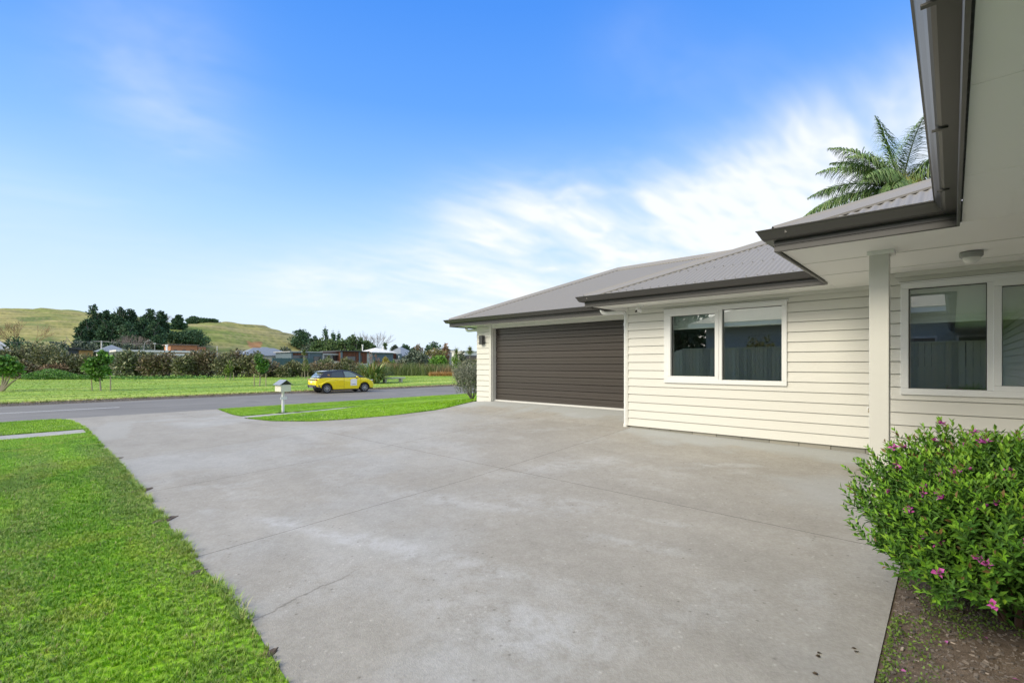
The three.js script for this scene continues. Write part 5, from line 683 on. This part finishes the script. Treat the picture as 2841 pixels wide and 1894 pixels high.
{
  const bx = .27, bz = -3.86, by = bedY(bx, bz); const t = thing('flowering_bush', 'leafy green bush with magenta flowers in the soil bed', 'bush', [bx, by, bz]); const R = rng(77), s = new Soup();
  const CY = .51; const inBed = (p) => Math.max(-.62, p);
  const greens = [[.075, .19, .018], [.09, .225, .020], [.06, .15, .018], [.11, .25, .020]], limeT = [[.17, .36, .02], [.14, .31, .02], [.22, .40, .03]], bronze = [.20, .13, .05];
  const sprig = (p, dir, len, young) => { const n = Math.round(len / .0115); const ax = V(0, 0, 0).crossVectors(dir, rdir(R)).normalize(), ay = V(0, 0, 0).crossVectors(dir, ax); for (let i = 0; i < n; i++) { const q = i / (n - 1), a = i * 2.399 + R() * .4, o = ax.clone().multiplyScalar(Math.cos(a)).addScaledVector(ay, Math.sin(a)); const b = p.clone().addScaledVector(dir, len * q); const d = o.clone().multiplyScalar(lerp(1.0, .45, q)).addScaledVector(dir, lerp(.55, 1.15, q)).normalize(), sd = V(0, 0, 0).crossVectors(d, o.cross(dir)).cross(d).normalize(); const side = V(0, 0, 0).crossVectors(d, dir).normalize(); const col = q > .80 && young ? (R() < .09 ? tint(bronze, R) : tint(limeT[Math.floor(R() * 3)], R, .2)) : tint(greens[Math.floor(R() * 4)], R, .28); leaf(s, b, d, side, lerp(.052, .036, q) * (.7 + R() * .6), lerp(.0105, .008, q), col, .5); } };
  const flowerSpots = [];
  for (let i = 0; i < 4200; i++) { // sprigs point up and out from the shell of a rounded dome
    const d = rdir(R, .18); const shell = i < 2600 ? .84 + R() * .2 : .45 + R() * .4; const bump = .68 + .62 * fbm(d.x * 2.6 + 5, d.z * 2.6 + d.y * 2.4, 3); let px = d.x * .63 * shell * bump, pz = d.z * .70 * shell * bump, py = CY + d.y * .42 * shell * bump; if (py < .14 || (py < .30 && R() < .45) || px > .66) continue; const p = V(px, py, pz); const dir = d.clone().multiplyScalar(.75).add(V(0, .75, 0)).add(rdir(R).multiplyScalar(.35)).normalize(); const len = (.09 + R() * .10) * (d.y > .25 && shell > .84 ? 1.0 + R() * .75 : 1); sprig(p.clone().addScaledVector(dir, -len * .45), dir, len, shell > .8); if (shell > .84) flowerSpots.push([p.clone().addScaledVector(dir, len * .45), dir, d]);
  }
  part(t, 'foliage', s.geo(), leafMat);
  const bm = mat(.16, .095, .065, .9); for (let i = 0; i < 16; i++) { const a = i / 16 * 6.283 + R() * .4, r = .3 + R() * .28, b0 = .05; part(t, 'branch', tube([V(Math.cos(a) * b0, -.03, Math.sin(a) * b0), V(Math.cos(a) * r * .45, .18 + R() * .08, Math.sin(a) * r * .45), V(Math.cos(a + .2) * r * .85, .42 + R() * .1, Math.sin(a + .2) * r * .85), V(Math.cos(a + .3) * r, .68 + R() * .1, Math.sin(a + .3) * r)], .017, .004, 10, 6), bm); }
  const fs = []; for (let k = 0; k < 3; k++) { const f = new Soup(), r2 = rng(500 + k); const pet = (dx, dy, dz, w) => { const d = V(dx, dy, dz).normalize(), sd = V(0, 0, 0).crossVectors(d, V(0, 1, .3)).normalize(); leaf(f, V(0, 0, 0), d, sd, .022, w, tint([.55, .10, .42], r2, .2), .4); }; pet(.9, .4, .1, .010); pet(-.9, .4, .1, .010); pet(.5, .55, .6, .007); pet(-.4, .6, .5, .007); pet(0, -.2, 1, .005); pet(.2, .9, -.2, .006); fs.push(f.geo()); }
  const fm = mat(1, 1, 1, .6, { vertexColors: true }); let nf = 0; for (let k = 0; k < flowerSpots.length && nf < 130; k++) { const [p, dir, d] = flowerSpots[(k * 37) % flowerSpots.length]; if (R() < .3) continue; const o = part(t, 'flower', fs[nf % 3], fm); o.position.copy(p); o.quaternion.setFromUnitVectors(UP, dir); o.rotateY(R() * 6.28); o.scale.setScalar(1.05 + R() * .75); nf++; }
  // fallen petals and leaves
  const fl = [[-.02, -3.35], [.12, -3.55], [.05, -3.0], [-.16, -2.95], [.2, -3.2]]; for (const [x, z] of fl) { const f = new Soup(); leaf(f, V(0, 0, 0), V(1, .15, .2).normalize(), V(0, .3, 1).normalize(), .03, .009, [.55, .16, .42], .4); single('fallen_petal', f.geo(), fm, 'pink petal fallen on the soil under the flowering bush', 'petal', [x, bedY(x, z) + .012, z], 'fallen petals', R() * 6); }
  const lf = [[2268, 1815], [2374, 1812], [2362, 1800], [2276, 1822], [2270, 1872]]; for (const [sx, sy] of lf) { const p = gp(sx, sy), f = new Soup(); for (let k = 0; k < 3; k++) leaf(f, V(0, .002 + k * .002, 0), V(1, .2 - k * .1, (k - 1) * .35).normalize(), V(0, .35, 1).normalize(), .018 + R() * .012, .005, tint([.10, .075, .05], R), .7); single('dead_leaf', f.geo(), fm, 'curled dead brown leaf on the concrete beside the soil bed', 'leaf', [p.x, p.y + .003, p.z], 'dead leaves on the concrete', R() * 6); }
}
// bits of soil pushed onto the concrete at the lawn edge
{
  const R = rng(640), sm = mat(.12, .09, .065, 1); for (const [sx, sy, w] of [[388, 1362, .16], [455, 1443, .13], [318, 1273, .14], [752, 1815, .05], [545, 1590, .07]]) { const p = gp(sx, sy), g = new THREE.IcosahedronGeometry(1, 2), P = g.attributes.position; for (let i = 0; i < P.count; i++) { const x = P.getX(i), y = P.getY(i), z = P.getZ(i), k = .55 + .9 * fbm(x * 2.5 + sx, z * 2.5 + y * 2, 3); P.setXYZ(i, x * k * w * .5, Math.max(-.002, y * k * .016), z * k * w); } g.computeVertexNormals(); single('soil_clump', g, sm, 'dark soil spilled from the lawn onto the concrete edge', 'soil', [p.x, p.y + .001, p.z], 'soil spills along the lawn edge', R() * .6); }
}
// grey shrub at the garage corner
{
  const p = baseAt(1309, 14.45); p.y = gh(p.x, p.z); const R = rng(88), t = thing('grey_shrub', 'grey green fine leaved shrub at the garage corner', 'bush', [p.x, p.y, p.z]); const s = new Soup();
  for (let i = 0; i < 900; i++) { const a = R() * 6.283, r = Math.sqrt(R()) * .44, h0 = .1 + R() * .55, d = V(Math.cos(a) * (.35 + r * .5), .9 + R() * .5, Math.sin(a) * (.35 + r * .5)).normalize(), L = .25 + R() * .3; const top = 1.16 - r * r * 1.6; let b = V(Math.cos(a) * r, Math.min(h0 + R() * .35, top - .3), Math.sin(a) * r); for (let k = 0; k < 15; k++) { const o = rdir(R, .2).addScaledVector(d, .9).normalize(); leaf(s, b.clone().addScaledVector(d, L * k / 15), o, V(0, 0, 0).crossVectors(o, rdir(R)).normalize(), .05, .0085, tint(C.grey[Math.floor(R() * 4)], R, .25), .3); } }
  part(t, 'foliage', s.geo(), leafMat); const g = []; for (let i = 0; i < 14; i++) { const a = R() * 6.283, r = .15 + R() * .22; g.push(tube([V(0, -.03, 0), V(Math.cos(a) * r * .6, .3, Math.sin(a) * r * .6), V(Math.cos(a) * r, .8, Math.sin(a) * r)], .014, .004, 6, 5)); } part(t, 'stems', merge(g), greyBark);
}
// palm behind the house
{
  const F = 17.5, p = atF(2500, HOR, F), ch = CAM_Y + (HOR - 505) * F / FOC, by = -.2; const t = thing('palm_tree', 'tall feathery palm rising behind the house roof', 'tree', [p.x, by, p.z]); const R = rng(19), H = ch - by; part(t, 'trunk', tube([V(0, 0, 0), V(.05, H * .5, 0), V(0, H - .5, 0)], .19, .13, 8, 12), greyBark); part(t, 'crownshaft', tube([V(0, H - .9, 0), V(0, H - .2, 0)], .15, .09, 1, 12), mat(.12, .19, .06, .6));
  const e = V(.733, 0, -.68), fwd = V(-.68, 0, -.733);                        // plan axes for arranging the fronds
  const frond = (az, el, L, cols, droop, stiff = 1) => { const d0 = e.clone().multiplyScalar(Math.cos(az) * Math.cos(el)).addScaledVector(fwd, Math.sin(az) * Math.cos(el)).add(V(0, Math.sin(el), 0)).normalize(); const pts = [V(0, H - .3, 0)]; let d = d0.clone(), a = pts[0].clone(); const N = 12; for (let i = 0; i < N; i++) { d.y -= droop / N * (i / N + .35) * 1.4; d.normalize(); a = a.clone().addScaledVector(d, L / N); pts.push(a); } const curve = new THREE.CatmullRomCurve3(pts), s = new Soup(); const n = 165; for (let i = 10; i < n; i++) { const q = i / n, b = curve.getPointAt(q), tg = curve.getTangentAt(q), sd = V(0, 0, 0).crossVectors(tg, UP).normalize(), nn = V(0, 0, 0).crossVectors(sd, tg); for (const sg of [-1, 1]) { const o = sd.clone().multiplyScalar(sg * (.8 + R() * .3)).addScaledVector(tg, .65 + R() * .25).addScaledVector(nn, (R() - .35) * .9).normalize(); const l = (.62 * Math.sin(Math.PI * Math.min(1, .12 + q * .92)) + .12) * stiff * (.85 + R() * .3); blade(s, b, o, l * 1.15, .016, 1.0 + R() * .7, tint(cols[Math.floor(R() * cols.length)], R, .25), 3); } } const f = part(t, 'frond', s.geo(), leafMat); part(f, 'rib', tube(pts, .028, .006, 14, 5), mat(.20, .26, .09, .7)); };
  const gr = [[.13, .23, .07], [.17, .275, .085], [.10, .185, .055], [.24, .32, .13]];
  for (const [az, el, L, dr] of [[Math.PI, .62, 3.3, .9], [Math.PI - .35, .18, 3.3, .8], [Math.PI + .5, .35, 3.0, .9], [Math.PI + .15, -.12, 3.0, .6], [1.9, 1.36, 3.3, .5], [2.2, .95, 3.0, .8], [-2.0, .9, 3.0, .8], [.2, .9, 2.9, .8], [0, .4, 3.0, .9], [-.6, .6, 3.0, .9], [.8, .5, 3.0, .9], [-1.4, .5, 2.8, .9], [1.2, .3, 2.8, .8], [-2.6, .45, 2.9, 1.0], [Math.PI - .15, .95, 3.1, .9], [Math.PI + .8, .05, 2.9, .6], [Math.PI - .7, .55, 3.1, .9], [1.4, .9, 3.0, .8], [Math.PI + .3, .75, 3.0, 1.0], [2.4, .3, 3.1, .8]]) frond(az, el, L, gr, dr);
  const s = new Soup(); for (let i = 0; i < 420; i++) { const d = V(-.35 * .733 + (R() - .5), .35 + R() * .4, .35 * .68 + (R() - .5)).add(fwd.clone().multiplyScalar(-.9)).normalize(); blade(s, V(0, H - .45, 0).addScaledVector(d, .2 + R() * .5), d, .35 + R() * .3, .012, 1.9, tint([.42, .40, .10], R, .3), 3); } part(t, 'flower_spray', s.geo(), leafMat);
}

// ------------------------------------------------------------------ timber fence, neighbour's house and planting across the lawn (mirrored in the windows)
{
  const fz = 4.85, f = thing('timber_fence', 'weathered vertical board fence along the lawn', 'fence', [-5, gh(-5, fz), fz]); const R = rng(9), fm = [[.52, .48, .40], [.62, .58, .49], [.40, .375, .32], [.56, .50, .40]].map(c => mat(...c, .95)); const y0 = gh(-5, fz);
  const topAt = x => x > -9 ? 1.84 : Math.max(.95, 1.84 - (-9 - x) * .26); const geos = new Map();
  for (let x = -15.6; x < 8; x += .152) { const h = Math.round((topAt(x) - gh(x, fz)) * 50) / 50 + .02; if (!geos.has(h)) geos.set(h, box(.140, h, .02, 0, h / 2, 0)); const b = part(f, 'board', geos.get(h), fm[Math.floor(R() * 4)]); b.position.set(x + 5, gh(x, fz) - y0, (R() - .5) * .006); b.rotation.z = (R() - .5) * .006; }
  for (let x = -15.6; x < 8; x += 2.4) part(f, 'post', box(.1, 1.9, .1, x + 5, .9 + gh(x, fz) - y0, .07), fm[2]); part(f, 'cap_rail', span(-9 + 5, 8 + 5, 1.845 - y0, 1.88 - y0, -.05, .09), fm[1]);
  for (const y of [.3, 1.0, 1.6]) part(f, 'rail', span(-15.6 + 5, 13, y, y + .09, .02, .06).translate(0, 0, .0), fm[2]);
  // neighbour
  const nz = 8.2, h = thing('neighbour_house', 'pale green weatherboard house behind the timber fence', 'house', [0, -.3, nz + 4]); const o = V(0, -.3, nz + 4), nb = mat(.36, .41, .39, .6), nw = mat(.62, .64, .62, .5); block(h, o, 'wall', -9.2, 9, -.3, 3.05, nz, nz + 8, nb); for (let y = 0; y < 2.95; y += .17) part(h, 'weatherboard', box(18.2, .16, .02, 0, 0, 0).rotateX(.07).translate(-.1 - o.x, y + .08 - o.y, nz - .012 - o.z), nb);
  block(h, o, 'soffit', -9.8, 9.6, 3.052, 3.11, nz - .6, nz + 8.6, nw); block(h, o, 'fascia', -9.85, 9.65, 3.01, 3.2, nz - .66, nz - .602, nw); for (const x of [-1.2, .9]) { const w = block(h, o, 'window', x - .8, x + .8, 1.0, 2.2, nz - .05, nz + .02, nw); for (const q of [-.4, .4]) part(w, 'pane', span(x + q - .34, x + q + .34, 1.08, 2.12, nz - .056, nz - .0505).translate(-o.x, -o.y, -o.z), winGlass); }
  { const s = new Soup(); const e = 3.202, A = V(-9.9, e, nz - .7), B = V(9.7, e, nz - .7), Cc = V(9.7, e, nz + 8.7), Dd = V(-9.9, e, nz + 8.7), P = V(-5.2, e + 2.1, nz + 4), Q = V(5, e + 2.1, nz + 4); s.quad(A, B, Q, P); s.tri(B, Cc, Q); s.quad(Cc, Dd, P, Q); s.tri(Dd, A, P); part(h, 'roof', s.geo().translate(-o.x, -o.y, -o.z), mat(.14, .14, .145, .5)); }
  shrub('garden_tree', 'dark tree behind the timber fence beside the neighbour house', 'tree', V(-13.4, -.4, 10.5), 7.5, 6.2, 6, 401, C.dark, { n: 9000, lobes: 18, size: .3, wide: .4 }); shrub('golden_tree', 'golden small tree behind the timber fence', 'tree', V(-6.3, -.2, 6.7), 1.7, 2.7, 1.3, 402, C.gold, { n: 1300, size: .14, wide: .4 }); shrub('garden_tree', 'tall dark tree behind the neighbour house', 'tree', V(-19.5, -.4, 15), 10, 8.0, 8, 403, C.dark, { n: 8000, lobes: 16, size: .45, wide: .4 });
  const s = new Soup(), R2 = rng(6); for (let i = 0; i < 4000; i++) { const x = -3 + R2() * 7, z = 4.2 + R2() * .5, d = rdir(R2, .5); leaf(s, V(x, gh(x, z) + R2() * .35, z), d, V(0, 0, 0).crossVectors(d, rdir(R2)).normalize(), .07, .012, tint([.09, .13, .03], R2)); } single('hedge', s.geo(), leafMat, 'low green planting at the foot of the timber fence', 'hedge').userData.kind = 'stuff';
}

// ------------------------------------------------------------------ grass blades
{
  const tuft = (n, h, w, sp, seed) => { const R = rng(seed), s = new Soup(); for (let i = 0; i < n; i++) { const a = R() * 6.283, r = R() * sp, lean = .25 + R() * .9, hh = h * (.55 + R() * .6), b = a + (R() - .5) * 2; const p = V(Math.cos(a) * r, 0, Math.sin(a) * r), sd = V(-Math.sin(b), 0, Math.cos(b)).multiplyScalar(w), m = p.clone().add(V(Math.cos(b) * lean * hh * .35, hh * .6, Math.sin(b) * lean * hh * .35)), t = p.clone().add(V(Math.cos(b) * lean * hh, hh, Math.sin(b) * lean * hh)); s.tri(p.clone().sub(sd), p.clone().add(sd), m.clone().add(sd.clone().multiplyScalar(.7))); s.tri(p.clone().sub(sd), m.clone().add(sd.clone().multiplyScalar(.7)), m.clone().sub(sd.clone().multiplyScalar(.7))); s.tri(m.clone().sub(sd.clone().multiplyScalar(.7)), m.clone().add(sd.clone().multiplyScalar(.7)), t); } return s.geo(); };
  const gm = new THREE.MeshPhysicalMaterial({ side: THREE.DoubleSide, roughness: .55 });
  function grass(name, label, poly, n, geo, seed, s0, s1, colf, lift = 0, hf = gh) {
    let x0 = 1e9, x1 = -1e9, z0 = 1e9, z1 = -1e9; for (const [x, z] of poly) { x0 = Math.min(x0, x); x1 = Math.max(x1, x); z0 = Math.min(z0, z); z1 = Math.max(z1, z); } const R = rng(seed), M = [], Cc = []; const m = new THREE.Matrix4(), q = new THREE.Quaternion(); let tries = 0;
    while (M.length < n && tries++ < n * 6) { const x = lerp(x0, x1, R()), z = lerp(z0, z1, R()); if (!inside(poly, x, z)) continue; const c = colf(x, z, R); if (!c) continue; const s = lerp(s0, s1, R()) * (c[3] || 1); q.setFromAxisAngle(UP, R() * 6.283); m.compose(V(x, hf(x, z) + lift, z), q, V(s, s * (.8 + R() * .4), s)); M.push(m.clone()); Cc.push(new THREE.Color().setRGB(c[0], c[1], c[2])); }
    const im = new THREE.InstancedMesh(geo, gm, M.length); M.forEach((a, i) => { im.setMatrixAt(i, a); im.setColorAt(i, Cc[i]); }); im.name = numbered(name); tag(im, label, 'grass', null, 'stuff'); shadowed(im); scene.add(im);
  }
  const edgeZ = x => { for (let i = 1; i < EDGE.length; i++) if (x >= EDGE[i][0]) return lerp(EDGE[i - 1][1], EDGE[i][1], (x - EDGE[i - 1][0]) / (EDGE[i][0] - EDGE[i - 1][0])); return eEnd[1]; };
  const lawnCol = (x, z, R) => { const n = fbm(x * .9 + 4, z * 1.6, 4), m = fbm(x * 2.5, z * 2.5 + 20, 3), d = z - edgeZ(x); let c = mix3([.20, .41, .015], [.275, .51, .02], sstep(.36, .62, n)); c = mix3(c, [.40, .47, .06], sstep(.52, .70, m) * .55); const dull = Math.max(sstep(.42, .18, d + (m - .5) * .5) * .5, sstep(.30, .12, Math.abs(d - .98 + (n - .5) * .5)) * .38) * sstep(-13.5, -11, x); c = mix3(c, [.26, .33, .10], dull); if (R() < .03 + dull * .07) c = [.40, .40, .15]; const v = .7 + R() * .6; return [c[0] * v, c[1] * v, c[2] * v, 1]; };
  const near = clipPoly(clipPoly(lawnL, -1, 0, 6.2), 0, 1, 1.2), mid = clipPoly(clipPoly(clipPoly(lawnL, 1, 0, -6.2), -1, 0, 10.5), 0, 1, 1.2), far = clipPoly(clipPoly(lawnL, 1, 0, -10.5), 0, 1, 1.5);
  const t1 = tuft(7, .027, .0022, .020, 1), t2 = tuft(8, .030, .0035, .03, 2), t3 = tuft(8, .032, .006, .06, 3);
  grass('lawn_grass', 'short green blades of the lawn beside the driveway', near, 52000, t1, 21, .7, 1.25, lawnCol); grass('lawn_grass', 'short green blades of the lawn beside the driveway, halfway to the street', mid, 26000, t2, 22, .7, 1.2, lawnCol); grass('lawn_grass', 'short green blades of the lawn by the footpath', far, 16000, t3, 23, .6, 1.0, lawnCol);
  // longer untrimmed fringe hanging over the concrete edge
  const fringe = []; for (const [x, z] of EDGE) fringe.push([x, z - .03]); for (const [x, z] of EDGE.slice().reverse()) fringe.push([x, z + .05]); const t4 = tuft(5, .055, .0022, .02, 4);
  grass('edge_grass', 'untrimmed grass fringe along the driveway edge', fringe, 5200, t4, 24, .5, 1.2, (x, z, R) => fbm(x * 3, 7, 3) < .40 ? null : lawnCol(x, z, R));
  const vcol = (x, z, R) => { const n = fbm(x * .5, z * .5, 4), v = .75 + R() * .5; const c = mix3([.22, .43, .014], [.30, .51, .02], sstep(.35, .65, n)); return R() < .02 ? [.5, .5, .36, 1] : [c[0] * v, c[1] * v, c[2] * v, 1]; };
  const t5 = tuft(9, .035, .008, .09, 5); const cut = (p, z0, z1) => clipPoly(clipPoly(p, 0, -1, -z0), 0, 1, z1);
  grass('verge_grass', 'bright green grass of the verge left of the driveway', cut(vergeL, -3, 5), 15000, t5, 25, .6, 1.0, vcol, .01); grass('verge_grass', 'bright green grass of the verge behind the mailbox', cut(vergeR, -24, 0), 42000, t5, 26, .6, 1.0, vcol, .01); grass('verge_grass', 'bright green grass between the footpath and the garage', cut(lawnR, -24, 0), 36000, t5, 27, .6, 1.0, vcol, .008);
  const t6 = tuft(9, .09, .014, .16, 6); const rp_ = [[RX1, 14], [RX1, -110], [-86, -110], [-86, 14]]; const rcol = (x, z, R) => { const row = fbm(x * 1.15, z * .0875, 3), n = fbm(x * .3, z * .22 + 7, 4), v = .75 + R() * .5; let c = mix3([.22, .36, .03], [.33, .44, .06], sstep(.35, .65, n)); c = mix3(c, [.56, .58, .20], sstep(.54, .70, row) * .35); const e = sstep(1.0, .3, RX1 - x); c = mix3(c, [.46, .42, .17], e * .7); return [c[0] * v, c[1] * v, c[2] * v, 1]; };
  grass('reserve_grass', 'mown grass of the reserve across the street', rp_, 60000, t6, 28, .3, .6, rcol, 0, rh);
  grass('kerb_grass', 'dry grass edge along the far kerb', [[RX1 + .22, 14], [RX1 + .22, -110], [RX1 - .35, -110], [RX1 - .35, 14]], 9000, t6, 29, .5, .9, (x, z, R) => { const v = .7 + R() * .6; return R() < .35 ? [.2 * v, .27 * v, .04 * v, 1] : [.5 * v, .44 * v, .2 * v, 1]; }, 0, rh);
}
renderer.render(scene, camera);
